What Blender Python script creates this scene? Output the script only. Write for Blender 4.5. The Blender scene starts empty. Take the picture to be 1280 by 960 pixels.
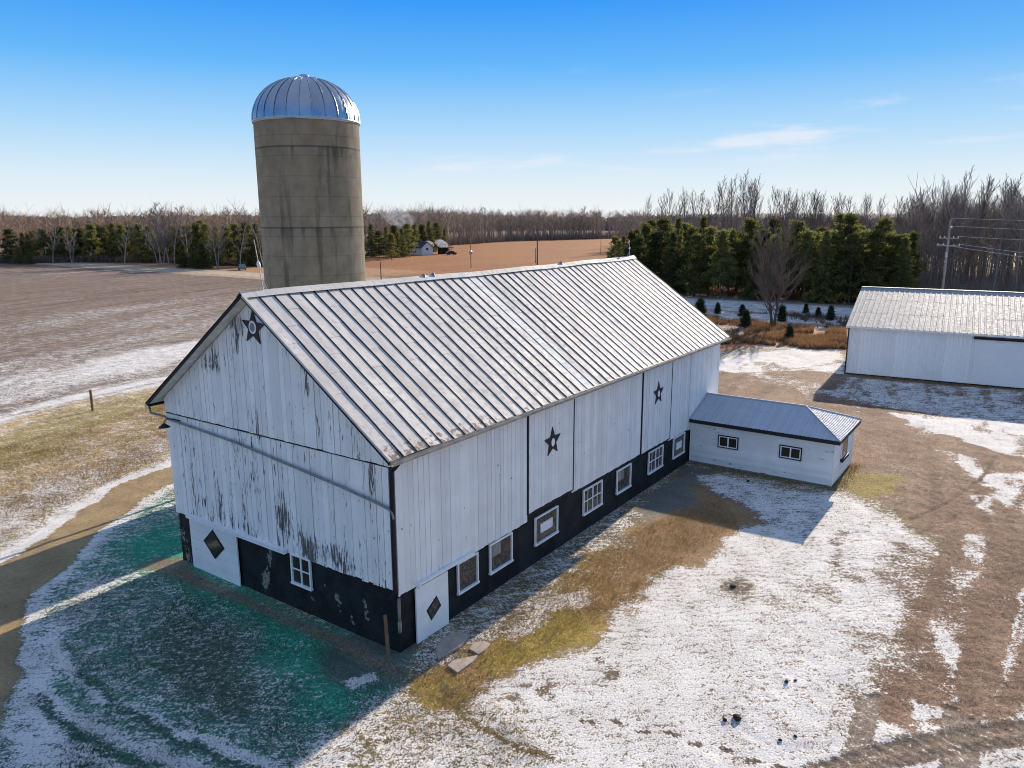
import bpy, math, random
import numpy as np
from mathutils import Vector, Matrix

rng = np.random.default_rng(7)
random.seed(7)
R_ = math.radians
scene = bpy.context.scene
COL = scene.collection

# ------------------------------------------------------------------ helpers
class MB:
    """collects vertices and faces; builds ONE mesh object"""
    def __init__(s):
        s.v = []; s.f = []; s.a = {}          # a: attribute name -> list of per-vertex values
    def add(s, verts, faces, **attrs):
        o = len(s.v)
        s.v.extend([tuple(map(float, p)) for p in verts])
        s.f.extend([tuple(i + o for i in f) for f in faces])
        for k in attrs:
            if k not in s.a: s.a[k] = [0.0] * o
        for k in s.a:
            val = attrs.get(k, 0.0)
            if callable(val): s.a[k].extend([float(val(*p)) for p in verts])
            elif np.ndim(val): s.a[k].extend([float(x) for x in val])
            else: s.a[k].extend([float(val)] * len(verts))
    def box(s, lo, hi, **attrs):
        x0, y0, z0 = lo; x1, y1, z1 = hi
        s.add([(x0,y0,z0),(x1,y0,z0),(x1,y1,z0),(x0,y1,z0),(x0,y0,z1),(x1,y0,z1),(x1,y1,z1),(x0,y1,z1)],
              [(0,3,2,1),(4,5,6,7),(0,1,5,4),(1,2,6,5),(2,3,7,6),(3,0,4,7)], **attrs)
    def hexa(s, p, **attrs):
        s.add(p, [(0,3,2,1),(4,5,6,7),(0,1,5,4),(1,2,6,5),(2,3,7,6),(3,0,4,7)], **attrs)
    def tube(s, pts, radii, n=6, cap=True, **attrs):
        pts = [Vector(p) for p in pts]
        if np.ndim(radii) == 0: radii = [radii] * len(pts)
        vs = []; fs = []
        up = None
        for i, p in enumerate(pts):
            d = (pts[min(i+1, len(pts)-1)] - pts[max(i-1, 0)]).normalized()
            if up is None: up = Vector((0,0,1)) if abs(d.z) < .9 else Vector((1,0,0))
            a = d.cross(up).normalized(); b = d.cross(a).normalized()
            for k in range(n):
                t = 2*math.pi*k/n
                vs.append(p + (a*math.cos(t) + b*math.sin(t))*radii[i])
        for i in range(len(pts)-1):
            for k in range(n):
                k2 = (k+1) % n
                fs.append((i*n+k, i*n+k2, (i+1)*n+k2, (i+1)*n+k))
        if cap:
            fs.append(tuple(range(n))); fs.append(tuple((len(pts)-1)*n + k for k in reversed(range(n))))
        s.add(vs, fs, **attrs)
    def prism(s, poly, frame, depth, **attrs):
        """poly (u,v) pushed through frame(u,v,w), w 0..depth"""
        n = len(poly)
        vs = [frame(u, v, 0) for u, v in poly] + [frame(u, v, depth) for u, v in poly]
        fs = [tuple(reversed(range(n))), tuple(range(n, 2*n))] + [(i, (i+1) % n, n+(i+1) % n, n+i) for i in range(n)]
        s.add(vs, fs, **attrs)
    def mesh(s, name):
        m = bpy.data.meshes.new(name)
        m.from_pydata(s.v, [], s.f)
        for k, vals in s.a.items():
            at = m.attributes.new(k, 'FLOAT', 'POINT'); at.data.foreach_set('value', np.array(vals, dtype=np.float32))
        m.update()
        return m
    def build(s, name, mat, parent=None, smooth=False, fix=True):
        m = s.mesh(name)
        if fix:
            import bmesh
            b = bmesh.new(); b.from_mesh(m); bmesh.ops.recalc_face_normals(b, faces=b.faces); b.to_mesh(m); b.free()
        return link(name, m, mat, parent, smooth)

def link(name, m, mat, parent=None, smooth=False):
    o = bpy.data.objects.new(name, m); COL.objects.link(o)
    if mat is not None and not m.materials: m.materials.append(mat)
    if smooth: m.polygons.foreach_set('use_smooth', [True]*len(m.polygons))
    if parent is not None: o.parent = parent
    return o

def npmesh(name, V, F, attrs=None, color=None):
    """mesh from numpy arrays, F is (n,3) or (n,4)"""
    m = bpy.data.meshes.new(name)
    V = np.asarray(V, np.float32); F = np.asarray(F, np.int32)
    n, k = F.shape
    m.vertices.add(len(V)); m.vertices.foreach_set('co', V.ravel())
    m.loops.add(n*k); m.loops.foreach_set('vertex_index', F.ravel())
    m.polygons.add(n); m.polygons.foreach_set('loop_start', np.arange(0, n*k, k, dtype=np.int32))
    for a, vals in (attrs or {}).items():
        at = m.attributes.new(a, 'FLOAT', 'POINT'); at.data.foreach_set('value', np.asarray(vals, np.float32))
    if color is not None:
        at = m.attributes.new('base', 'FLOAT_COLOR', 'POINT')
        c = np.ones((len(V), 4), np.float32); c[:, :3] = color
        at.data.foreach_set('color', c.ravel())
    m.update(calc_edges=True); m.validate()
    return m

def empty(name, loc=(0,0,0), rz=0):
    o = bpy.data.objects.new(name, None); COL.objects.link(o); o.location = loc; o.rotation_euler.z = rz
    o.empty_display_size = .3
    return o
def tag(o, label=None, cat=None, group=None, kind=None):
    if label: o['label'] = label
    if cat: o['category'] = cat
    if group: o['group'] = group
    if kind: o['kind'] = kind
    return o
def copy_tree(o, parent=None):
    c = o.copy(); COL.objects.link(c)
    if parent is not None: c.parent = parent
    for ch in o.children: copy_tree(ch, c)
    return c

# value noise / fbm in numpy (for masks laid on the ground in metres)
_perm = np.random.default_rng(3).random((256, 256)).astype(np.float32)
def vnoise(x, y):
    xi = np.floor(x).astype(int); yi = np.floor(y).astype(int)
    fx = x - xi; fy = y - yi
    fx = fx*fx*(3-2*fx); fy = fy*fy*(3-2*fy)
    a = _perm[xi % 256, yi % 256]; b = _perm[(xi+1) % 256, yi % 256]; c = _perm[xi % 256, (yi+1) % 256]; d = _perm[(xi+1) % 256, (yi+1) % 256]
    return (a*(1-fx)+b*fx)*(1-fy) + (c*(1-fx)+d*fx)*fy
def fbm(x, y, o=4):
    s = 0; a = .5; t = 0
    for i in range(o):
        s = s + a*vnoise(x*2**i + 17*i, y*2**i + 31*i); t += a; a *= .5
    return s/t
def sstep(a, b, x):
    t = np.clip((x-a)/(b-a), 0, 1); return t*t*(3-2*t)

# ------------------------------------------------------------------ materials
def newmat(name):
    m = bpy.data.materials.new(name); m.use_nodes = True
    nt = m.node_tree; nt.nodes.clear()
    out = nt.nodes.new('ShaderNodeOutputMaterial')
    b = nt.nodes.new('ShaderNodeBsdfPrincipled')
    nt.links.new(b.outputs[0], out.inputs[0])
    return m, nt, b
def setin(nt, sock, v):
    if isinstance(v, bpy.types.NodeSocket): nt.links.new(v, sock)
    elif sock.type == 'RGBA' and np.ndim(v): sock.default_value = (v[0], v[1], v[2], 1)
    else: sock.default_value = v
def math_(nt, op, a, b=0.0, c=0.0, clamp=False):
    n = nt.nodes.new('ShaderNodeMath'); n.operation = op; n.use_clamp = clamp
    for i, v in enumerate((a, b, c)): setin(nt, n.inputs[i], v)
    return n.outputs[0]
def mix(nt, f, a, b, blend='MIX'):
    n = nt.nodes.new('ShaderNodeMix'); n.data_type = 'RGBA'; n.blend_type = blend
    setin(nt, n.inputs[0], f); setin(nt, n.inputs[6], a); setin(nt, n.inputs[7], b)
    return n.outputs[2]
def ramp(nt, x, lo, hi, a=0.0, b=1.0, smooth=True):
    n = nt.nodes.new('ShaderNodeMapRange'); n.interpolation_type = 'SMOOTHSTEP' if smooth else 'LINEAR'
    for i, v in enumerate((x, lo, hi, a, b)): setin(nt, n.inputs[i], v)
    return n.outputs[0]
def coords(nt, scale=(1,1,1), kind='Object', rot=(0,0,0)):
    t = nt.nodes.new('ShaderNodeTexCoord'); mp = nt.nodes.new('ShaderNodeMapping')
    nt.links.new(t.outputs[kind], mp.inputs[0]); mp.inputs['Scale'].default_value = scale; mp.inputs['Rotation'].default_value = rot
    return mp.outputs[0]
def wpos(nt, scale=(1,1,1), rot=(0,0,0)):
    t = nt.nodes.new('ShaderNodeNewGeometry'); mp = nt.nodes.new('ShaderNodeMapping')
    nt.links.new(t.outputs['Position'], mp.inputs[0]); mp.inputs['Scale'].default_value = scale; mp.inputs['Rotation'].default_value = rot
    return mp.outputs[0]
def wdir(nt, ang, along, across):
    v = wpos(nt, (1,1,1), (0,0,-ang)); mp = nt.nodes.new('ShaderNodeMapping'); nt.links.new(v, mp.inputs[0]); mp.inputs['Scale'].default_value = (along, across, 1)
    return mp.outputs[0]
def noise(nt, vec, scale, detail=3, rough=.55, dist=0.0):
    n = nt.nodes.new('ShaderNodeTexNoise'); nt.links.new(vec, n.inputs['Vector'])
    n.inputs['Scale'].default_value = scale; n.inputs['Detail'].default_value = detail
    n.inputs['Roughness'].default_value = rough; n.inputs['Distortion'].default_value = dist
    return n.outputs[0]
def attr(nt, name, out='Fac'):
    n = nt.nodes.new('ShaderNodeAttribute'); n.attribute_name = name
    return n.outputs[out]
def bump(nt, b, h, strength=.5, dist=.02):
    n = nt.nodes.new('ShaderNodeBump'); n.inputs['Strength'].default_value = strength; n.inputs['Distance'].default_value = dist
    nt.links.new(h, n.inputs['Height']); nt.links.new(n.outputs[0], b.inputs['Normal'])
def simple(name, col, rough=.6, metal=0.0, var=.25, vscale=4.0, spec=.5, bmp=0.0, stretch=(1,1,1)):
    m, nt, b = newmat(name)
    n = noise(nt, coords(nt, stretch), vscale, 4, .6)
    k = ramp(nt, n, .3, .7, 1-var, 1+var, False)
    c = mix(nt, 1.0, col, k, 'MULTIPLY')
    setin(nt, b.inputs['Base Color'], c); b.inputs['Roughness'].default_value = rough; b.inputs['Metallic'].default_value = metal
    b.inputs['Specular IOR Level'].default_value = spec
    if bmp: bump(nt, b, noise(nt, coords(nt, stretch), vscale*4, 4, .6), bmp)
    return m

def painted_boards(name, white, wood, horizontal=False):
    """old white paint on boards; attributes tint (per board), wear (peeling)"""
    m, nt, b = newmat(name)
    st = (1, .16, 1) if horizontal else (1, 1, .15)
    v = coords(nt, st)
    n1 = noise(nt, v, 17, 6, .68, .25); n2 = noise(nt, v, 5, 3, .55)
    n3 = noise(nt, coords(nt), 1.1, 3, .5)
    wear = attr(nt, 'wear'); tint = attr(nt, 'tint')
    w = math_(nt, 'ADD', math_(nt, 'MULTIPLY', math_(nt, 'SUBTRACT', n1, .5), 1.5), math_(nt, 'MULTIPLY', math_(nt, 'SUBTRACT', n2, .5), 1.1))
    w = math_(nt, 'ADD', math_(nt, 'ADD', w, wear), math_(nt, 'MULTIPLY', math_(nt, 'SUBTRACT', tint, .5), .14))
    peel = ramp(nt, w, .50, .55)
    thin = ramp(nt, w, .34, .52, 0, .30)
    dirt = ramp(nt, math_(nt, 'ADD', n3, math_(nt, 'MULTIPLY', tint, .5)), .35, .95, 1.04, .86, False)
    c = mix(nt, 1.0, white, dirt, 'MULTIPLY')
    # nail rust / knots
    kn = noise(nt, coords(nt, (1,1,.5)), 9, 1, .4)
    knot = ramp(nt, kn, .775, .80, 0, .75)
    c = mix(nt, knot, c, (.09,.075,.07))
    wc = mix(nt, ramp(nt, n1, .35, .7), wood, (wood[0]*.35, wood[1]*.35, wood[2]*.35))
    c = mix(nt, thin, c, (.42,.42,.42))
    c = mix(nt, peel, c, wc)
    setin(nt, b.inputs['Base Color'], c)
    setin(nt, b.inputs['Roughness'], ramp(nt, peel, 0, 1, .55, .9))
    b.inputs['Specular IOR Level'].default_value = .3
    h = math_(nt, 'SUBTRACT', math_(nt, 'MULTIPLY', n1, .5), math_(nt, 'MULTIPLY', peel, .5))
    bump(nt, b, h, .35, .01)
    return m

M = {}
M['white_siding'] = painted_boards('white_siding', (.92,.89,.84), (.22,.20,.18))
M['clapboard'] = painted_boards('clapboard', (.92,.89,.84), (.25,.22,.19), True)
M['white_paint'] = simple('white_paint', (.86,.85,.83), .5, 0, .10, 3, .4, .1)
M['black_paint'] = simple('black_paint', (.012,.013,.016), .6, 0, .5, 6, .3)
M['star_paint'] = simple('star_paint', (.012,.013,.020), .5, 0, .3, 6, .4)
M['seam_shade'] = simple('seam_shade', (.009,.009,.009), .7, 0, .4, 4, .08)  # near-black: the ribs' shadow lines put into their colour
M['grey_pipe'] = simple('grey_pipe', (.22,.22,.225), .55, .2, .3, 5)
M['brown_wood'] = simple('brown_wood', (.20,.13,.075), .85, 0, .4, 6, .2, .4, (1,1,.2))
M['grey_wood'] = simple('grey_wood', (.30,.27,.235), .85, 0, .35, 5, .2, .4, (1,1,.15))
M['soffit'] = simple('soffit', (.72,.70,.65), .8, 0, .25, 3, .2, .2)
M['gutter_metal'] = simple('gutter_metal', (.42,.41,.39), .45, .6, .35, 2)
M['rod_metal'] = simple('rod_metal', (.50,.50,.48), .4, .8, .2, 3)
M['stone_slab'] = simple('stone_slab', (.36,.30,.25), .9, 0, .18, 5, .2, .4)
M['field_rock'] = simple('field_rock', (.035,.033,.033), .9, 0, .5, 7, .2, .5)
M['insulator'] = simple('insulator', (.8,.8,.78), .3, 0, .1, 3)
M['wire_metal'] = simple('wire_metal', (.55,.50,.46), .5, .5, .1, 2)
M['dark_roof'] = simple('dark_roof', (.02,.021,.024), .8, 0, .4, 3)
M['house_white'] = simple('house_white', (.75,.74,.71), .6, 0, .1, 2)
M['house_brown'] = simple('house_brown', (.10,.06,.045), .8, 0, .3, 2)

def make_pane():
    m, nt, b = newmat('dusty_glass')
    n = noise(nt, coords(nt), 9, 4, .6); n2 = noise(nt, coords(nt), 2.2, 2)
    c = mix(nt, ramp(nt, n, .35, .7), (.035,.03,.026), (.17,.145,.115))
    c = mix(nt, ramp(nt, n2, .4, .7, 0, .6), c, (.03,.03,.03))
    setin(nt, b.inputs['Base Color'], c); b.inputs['Roughness'].default_value = .18
    return m
M['dusty_glass'] = make_pane()
def make_glass():
    m, nt, b = newmat('dark_glass')
    c = mix(nt, noise(nt, coords(nt), 3, 2), (.012,.012,.010), (.06,.05,.03))
    setin(nt, b.inputs['Base Color'], c); b.inputs['Roughness'].default_value = .12
    return m
M['dark_glass'] = make_glass()

def make_foundation():
    m, nt, b = newmat('painted_stone')
    v = coords(nt)
    n = noise(nt, v, 6, 5, .65); n2 = noise(nt, v, 1.2, 3)
    wear = attr(nt, 'wear')
    w = math_(nt, 'ADD', math_(nt, 'MULTIPLY', math_(nt, 'SUBTRACT', n, .5), 1.9), wear)
    peel = ramp(nt, w, .52, .57)
    base = mix(nt, ramp(nt, n2, .35, .65), (.006,.008,.009), (.016,.020,.021))
    c = mix(nt, peel, base, mix(nt, n, (.36,.33,.24), (.15,.14,.11)))
    setin(nt, b.inputs['Base Color'], c); b.inputs['Roughness'].default_value = .7
    b.inputs['Specular IOR Level'].default_value = .3
    vo = nt.nodes.new('ShaderNodeTexVoronoi'); nt.links.new(coords(nt, (1,1,1.7)), vo.inputs['Vector']); vo.inputs['Scale'].default_value = 2.6
    h = math_(nt, 'ADD', math_(nt, 'MULTIPLY', vo.outputs['Distance'], -.6), math_(nt, 'MULTIPLY', n, .5))
    bump(nt, b, h, .6, .06)
    return m
M['painted_stone'] = make_foundation()

def make_roof(name, col, metal, rough, mot=1.0):
    m, nt, b = newmat(name)
    v = coords(nt)
    n = noise(nt, v, .9, 4, .6); n2 = noise(nt, v, 5, 4, .65)
    tint = attr(nt, 'tint'); rust = attr(nt, 'rust')
    k = math_(nt, 'ADD', ramp(nt, n, .3, .7, 1-.14*mot, 1+.10*mot, False), math_(nt, 'MULTIPLY', math_(nt, 'SUBTRACT', tint, .5), .10))
    c = mix(nt, 1.0, col, k, 'MULTIPLY')
    sp = ramp(nt, math_(nt, 'ADD', n2, math_(nt, 'MULTIPLY', n, .3)), .66, .85, 0, .30*mot)
    c = mix(nt, sp, c, (.24,.21,.19))
    r = ramp(nt, math_(nt, 'ADD', math_(nt, 'MULTIPLY', math_(nt, 'SUBTRACT', n2, .5), 1.8), rust), .5, .68)
    c = mix(nt, r, c, mix(nt, n2, (.10,.07,.055), (.30,.22,.17)))
    stn = noise(nt, coords(nt, (1,.10,.10)), 5.5, 4, .65)
    c = mix(nt, ramp(nt, math_(nt, 'ADD', stn, math_(nt, 'MULTIPLY', rust, .12)), .54, .74, 0, .42*mot), c, (.27,.225,.19))
    b.inputs['Specular IOR Level'].default_value = .15
    setin(nt, b.inputs['Base Color'], c)
    setin(nt, b.inputs['Metallic'], math_(nt, 'MULTIPLY', math_(nt, 'SUBTRACT', 1.0, r), metal))
    setin(nt, b.inputs['Roughness'], ramp(nt, n2, .3, .7, rough-.08, rough+.12))
    bump(nt, b, n, .25, .06)
    return m
M['barn_roof'] = make_roof('barn_roof', (.57,.54,.505), .03, .68)
M['hip_roof'] = make_roof('hip_roof', (.47,.495,.53), .08, .65, .5)
M['shed_roof'] = make_roof('shed_roof', (.33,.325,.315), .03, .65, .12)
M['shed_steel'] = make_roof('shed_steel', (.88,.86,.82), .0, .45, .25)

def make_concrete():
    m, nt, b = newmat('silo_concrete')
    v = coords(nt, (1,1,.10)); vo = coords(nt)
    n = noise(nt, v, 2.2, 5, .62); n2 = noise(nt, vo, 1.6, 4, .6); n3 = noise(nt, v, .9, 3)
    c = mix(nt, ramp(nt, n2, .3, .7), (.30,.23,.145), (.40,.315,.21))
    c = mix(nt, ramp(nt, n3, .50, .75, 0, .45), c, (.20,.18,.14))
    st = ramp(nt, n, .54, .70, 0, .62)
    c = mix(nt, st, c, (.105,.088,.065))
    # poured rings, faint every 0.76 m, strong at three lifts
    sx = nt.nodes.new('ShaderNodeSeparateXYZ'); nt.links.new(vo, sx.inputs[0]); z = sx.outputs[2]
    fr = math_(nt, 'FRACT', math_(nt, 'DIVIDE', z, .93))
    line = math_(nt, 'SUBTRACT', 1.0, ramp(nt, math_(nt, 'ABSOLUTE', math_(nt, 'SUBTRACT', fr, .5)), .0, .04))
    line = math_(nt, 'MULTIPLY', line, .35)
    fr2 = math_(nt, 'FRACT', math_(nt, 'DIVIDE', math_(nt, 'ADD', z, .05), 3.72))
    line2 = math_(nt, 'SUBTRACT', 1.0, ramp(nt, math_(nt, 'ABSOLUTE', math_(nt, 'SUBTRACT', fr2, .5)), .004, .016))
    line2 = math_(nt, 'MULTIPLY', line2, .8)
    ln = math_(nt, 'MAXIMUM', line, line2)
    c = mix(nt, ln, c, (.10,.09,.075))
    # drips under the rim and under each lift
    dr = math_(nt, 'MULTIPLY', ramp(nt, fr2, .25, .5, 0, 1), ramp(nt, n, .47, .62))
    dr = math_(nt, 'MULTIPLY', dr, ramp(nt, fr2, .5, .502, 1, 0))
    c = mix(nt, math_(nt, 'MULTIPLY', dr, .55), c, (.07,.065,.055))
    setin(nt, b.inputs['Base Color'], c); b.inputs['Roughness'].default_value = .9; b.inputs['Specular IOR Level'].default_value = .2; b.inputs['Diffuse Roughness'].default_value = 1.0
    bump(nt, b, math_(nt, 'SUBTRACT', math_(nt, 'MULTIPLY', n2, .4), ln), .12, .01)
    return m
M['silo_concrete'] = make_concrete()
def make_dome():
    m, nt, b = newmat('dome_metal')
    n = noise(nt, coords(nt), 1.4, 3); tint = attr(nt, 'tint')
    c = mix(nt, n, (.30,.34,.39), (.52,.54,.57))
    c = mix(nt, math_(nt, 'MULTIPLY', tint, .5), c, (.22,.26,.32))
    setin(nt, b.inputs['Base Color'], c); b.inputs['Metallic'].default_value = .95
    setin(nt, b.inputs['Roughness'], ramp(nt, n, .3, .7, .22, .36))
    return m
M['dome_metal'] = make_dome()

def make_ground():
    m, nt, b = newmat('ground_cover')
    v = wpos(nt); base = attr(nt, 'base', 'Color'); snow = attr(nt, 'snow'); grain = attr(nt, 'grain'); fur = attr(nt, 'furrow')
    n1 = noise(nt, v, 6.0, 6, .72); n2 = noise(nt, v, .8, 3, .5); nf = noise(nt, v, 17, 4, .7)
    ns = noise(nt, wdir(nt, R_(-52), .32, 1.25), 4.0, 5, .68)
    g = math_(nt, 'MULTIPLY', math_(nt, 'SUBTRACT', n1, .5), 1.5)
    g = math_(nt, 'ADD', g, math_(nt, 'MULTIPLY', math_(nt, 'SUBTRACT', ns, .5), 1.2))
    g = math_(nt, 'ADD', g, math_(nt, 'MULTIPLY', math_(nt, 'SUBTRACT', nf, .5), 1.5))
    g = math_(nt, 'ADD', g, math_(nt, 'MULTIPLY', math_(nt, 'SUBTRACT', n2, .5), .35))
    t = math_(nt, 'ADD', math_(nt, 'SUBTRACT', snow, .5), math_(nt, 'MULTIPLY', g, .95))
    sm = ramp(nt, t, -.08, .16)
    sm = math_(nt, 'MULTIPLY', sm, ramp(nt, snow, .02, .10))
    k = ramp(nt, math_(nt, 'ADD', math_(nt, 'MULTIPLY', nf, .55), math_(nt, 'MULTIPLY', n1, .45)), .34, .66, .22, 1.85, False)
    nff = noise(nt, v, 42, 2, .6)
    k = math_(nt, 'MULTIPLY', k, ramp(nt, nff, .36, .64, .62, 1.36, False))
    kk = mix(nt, grain, (1,1,1), k)
    c = mix(nt, 1.0, base, kk, 'MULTIPLY')
    c = mix(nt, 1.0, c, ramp(nt, n2, .3, .7, .82, 1.18, False), 'MULTIPLY')
    nfu = noise(nt, wdir(nt, R_(16.7), .035, 1.0), 1.3, 4, .65)
    c = mix(nt, fur, c, mix(nt, 1.0, c, ramp(nt, nfu, .36, .64, .62, 1.35, False), 'MULTIPLY'))
    sc = mix(nt, ramp(nt, math_(nt, 'ADD', math_(nt, 'MULTIPLY', nf, .7), math_(nt, 'MULTIPLY', n2, .3)), .36, .64), (.52,.485,.45), (.77,.745,.71))
    c = mix(nt, sm, c, sc)
    setin(nt, b.inputs['Base Color'], c); b.inputs['Roughness'].default_value = .9; b.inputs['Specular IOR Level'].default_value = .12
    h = math_(nt, 'ADD', math_(nt, 'MULTIPLY', n1, .7), math_(nt, 'MULTIPLY', nf, .35))
    h = math_(nt, 'MULTIPLY', h, ramp(nt, grain, 0, 1, .25, 1.0, False))
    h = math_(nt, 'ADD', h, math_(nt, 'MULTIPLY', sm, .12))
    h = math_(nt, 'ADD', h, math_(nt, 'MULTIPLY', ns, .4))
    bump(nt, b, h, .6, .10)
    return m
M['ground_cover'] = make_ground()

def leafmat(name, a, b_, trans=.25, rough=.8):
    m, nt, b = newmat(name)
    tint = attr(nt, 'tint'); oi = nt.nodes.new('ShaderNodeObjectInfo').outputs['Random']
    f = math_(nt, 'ADD', math_(nt, 'MULTIPLY', tint, .75), math_(nt, 'MULTIPLY', math_(nt, 'SUBTRACT', oi, .35), .6), clamp=True)
    c = mix(nt, f, a, b_)
    setin(nt, b.inputs['Base Color'], c); b.inputs['Roughness'].default_value = rough; b.inputs['Specular IOR Level'].default_value = .15
    tr = nt.nodes.new('ShaderNodeBsdfTranslucent'); setin(nt, tr.inputs[0], c)
    ms = nt.nodes.new('ShaderNodeMixShader'); ms.inputs[0].default_value = trans
    out = [n for n in nt.nodes if n.type == 'OUTPUT_MATERIAL'][0]
    nt.links.new(b.outputs[0], ms.inputs[1]); nt.links.new(tr.outputs[0], ms.inputs[2]); nt.links.new(ms.outputs[0], out.inputs[0])
    return m
M['pine_needles'] = leafmat('pine_needles', (.022,.036,.014), (.27,.255,.08), .45)
M['gold_needles'] = leafmat('gold_needles', (.09,.075,.02), (.24,.17,.04), .35)
M['spruce_needles'] = leafmat('spruce_needles', (.018,.028,.018), (.05,.065,.03), .2)
M['dry_stalks'] = leafmat('dry_stalks', (.14,.075,.04), (.38,.225,.115), .3)
M['dead_brush'] = leafmat('dead_brush', (.09,.068,.055), (.25,.18,.14), .2)
M['yard_grass'] = leafmat('yard_grass', (.13,.09,.035), (.46,.32,.14), .3)
M['bark_grey'] = simple('bark_grey', (.19,.165,.145), .9, 0, .35, 3, .1)
M['bark_dark'] = simple('bark_dark', (.10,.085,.075), .9, 0, .35, 3, .1)
M['bark_pale'] = simple('bark_pale', (.31,.28,.245), .85, 0, .3, 3, .1)
M['twig_grey'] = simple('twig_grey', (.28,.23,.19), .9, 0, .3, .3, .1)
M['twig_brown'] = simple('twig_brown', (.17,.132,.112), .9, 0, .3, .3, .1)
M['twig_pale'] = simple('twig_pale', (.25,.21,.175), .9, 0, .3, .3, .1)
M['woods_bark'] = leafmat('woods_bark', (.13,.10,.082), (.34,.27,.215), .0, .9)
M['brown_woods'] = leafmat('brown_woods', (.12,.085,.062), (.34,.24,.18), .0, .9)
M['far_woods'] = leafmat('far_woods', (.075,.068,.068), (.15,.13,.12), .0, .95)

# ------------------------------------------------------------------ camera, sun, sky
CAM = [(-15.5736, -15.2538, 13.3411), (0.573379, -0.819282, -0.003517), (0.176131, 0.119071, 0.977139), (-0.800134, -0.560891, 0.212574), 26.6694]
cd = bpy.data.cameras.new('camera'); co = bpy.data.objects.new('camera', cd); COL.objects.link(co)
c_, r_, u_, b_, lens = CAM
co.matrix_world = Matrix(((r_[0],u_[0],b_[0],c_[0]),(r_[1],u_[1],b_[1],c_[1]),(r_[2],u_[2],b_[2],c_[2]),(0,0,0,1)))
cd.sensor_width = 36; cd.lens = lens; cd.clip_start = .5; cd.clip_end = 9000
scene.camera = co

SUN_AZ, SUN_EL = R_(2.5), R_(19.3)      # azimuth from +X towards +Y
sd = Vector((math.cos(SUN_EL)*math.cos(SUN_AZ), math.cos(SUN_EL)*math.sin(SUN_AZ), math.sin(SUN_EL)))
sl = bpy.data.lights.new('sun', 'SUN'); sl.energy = 4.3; sl.angle = R_(.53); sl.color = (1, .86, .69)
so = bpy.data.objects.new('sun', sl); COL.objects.link(so); so.rotation_euler = (-sd).to_track_quat('-Z', 'Y').to_euler()
so.location = (60, 0, 40)

w = bpy.data.worlds.new('World'); scene.world = w; w.use_nodes = True
nt = w.node_tree; nt.nodes.clear()
wo = nt.nodes.new('ShaderNodeOutputWorld'); bg = nt.nodes.new('ShaderNodeBackground'); nt.links.new(bg.outputs[0], wo.inputs[0])
sky = nt.nodes.new('ShaderNodeTexSky'); sky.sky_type = 'NISHITA'; sky.sun_disc = False
sky.sun_elevation = SUN_EL; sky.sun_rotation = R_(90) - SUN_AZ
sky.altitude = 200; sky.air_density = 1.0; sky.dust_density = .25; sky.ozone_density = 3.0
hs = nt.nodes.new('ShaderNodeHueSaturation'); hs.inputs['Saturation'].default_value = 1.25
nt.links.new(sky.outputs[0], hs.inputs['Color'])
# thin cirrus, stretched along the horizon
tc = nt.nodes.new('ShaderNodeTexCoord')
sx = nt.nodes.new('ShaderNodeSeparateXYZ'); nt.links.new(tc.outputs['Generated'], sx.inputs[0])
zz = math_(nt, 'MAXIMUM', sx.outputs[2], .03)
cb = nt.nodes.new('ShaderNodeCombineXYZ')
nt.links.new(math_(nt, 'DIVIDE', sx.outputs[0], math_(nt, 'ADD', zz, .12)), cb.inputs[0])
nt.links.new(math_(nt, 'DIVIDE', sx.outputs[1], math_(nt, 'ADD', zz, .12)), cb.inputs[1])
mp = nt.nodes.new('ShaderNodeMapping'); nt.links.new(cb.outputs[0], mp.inputs[0]); mp.inputs['Rotation'].default_value = (0,0,R_(-35)); mp.inputs['Scale'].default_value = (1.7, .55, 1)
c1 = noise(nt, mp.outputs[0], 1.3, 6, .6, .5); c2 = noise(nt, mp.outputs[0], .45, 2, .5)
cl = math_(nt, 'MULTIPLY', ramp(nt, c1, .50, .78), ramp(nt, c2, .56, .72))
cl = math_(nt, 'MULTIPLY', cl, ramp(nt, sx.outputs[2], .02, .10))
# tame the glow round the sun (the photograph is exposed evenly across the sky)
bw = nt.nodes.new('ShaderNodeRGBToBW'); nt.links.new(hs.outputs[0], bw.inputs[0])
kf = math_(nt, 'DIVIDE', 1.0, math_(nt, 'ADD', 1.0, math_(nt, 'DIVIDE', bw.outputs[0], 3.0)))
soft = mix(nt, 1.0, hs.outputs[0], kf, 'MULTIPLY')
cr = nt.nodes.new('ShaderNodeValToRGB'); nt.links.new(sx.outputs[2], cr.inputs[0])
EXPO, BGS = 1.05, .13
stops = [(0,(.92,.945,.965)),(.05,(.74,.87,.97)),(.11,(.42,.70,.98)),(.18,(.13,.48,.97)),(.26,(.02,.30,.94)),(.42,(.20,.37,.78)),(.75,(.33,.45,.70)),(1,(.35,.46,.70))]
el_ = cr.color_ramp.elements
while len(el_) < len(stops): el_.new(.5)
for e_, (p_, c__) in zip(el_, stops): e_.position = p_; e_.color = (*c__, 1)
gain = 1/(BGS*2**EXPO)
rampc = mix(nt, 1.0, cr.outputs[0], (gain, gain, gain), 'MULTIPLY')
sky2 = mix(nt, .93, soft, rampc)
az_ = math_(nt, 'ARCTAN2', sx.outputs[1], sx.outputs[0])
cb2 = nt.nodes.new('ShaderNodeCombineXYZ'); nt.links.new(math_(nt, 'MULTIPLY', az_, 5.0), cb2.inputs[0]); nt.links.new(math_(nt, 'MULTIPLY', sx.outputs[2], 34.0), cb2.inputs[1])
c3 = noise(nt, cb2.outputs[0], 1.0, 5, .55, .3); c4 = noise(nt, cb2.outputs[0], .35, 1, .5)
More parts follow.
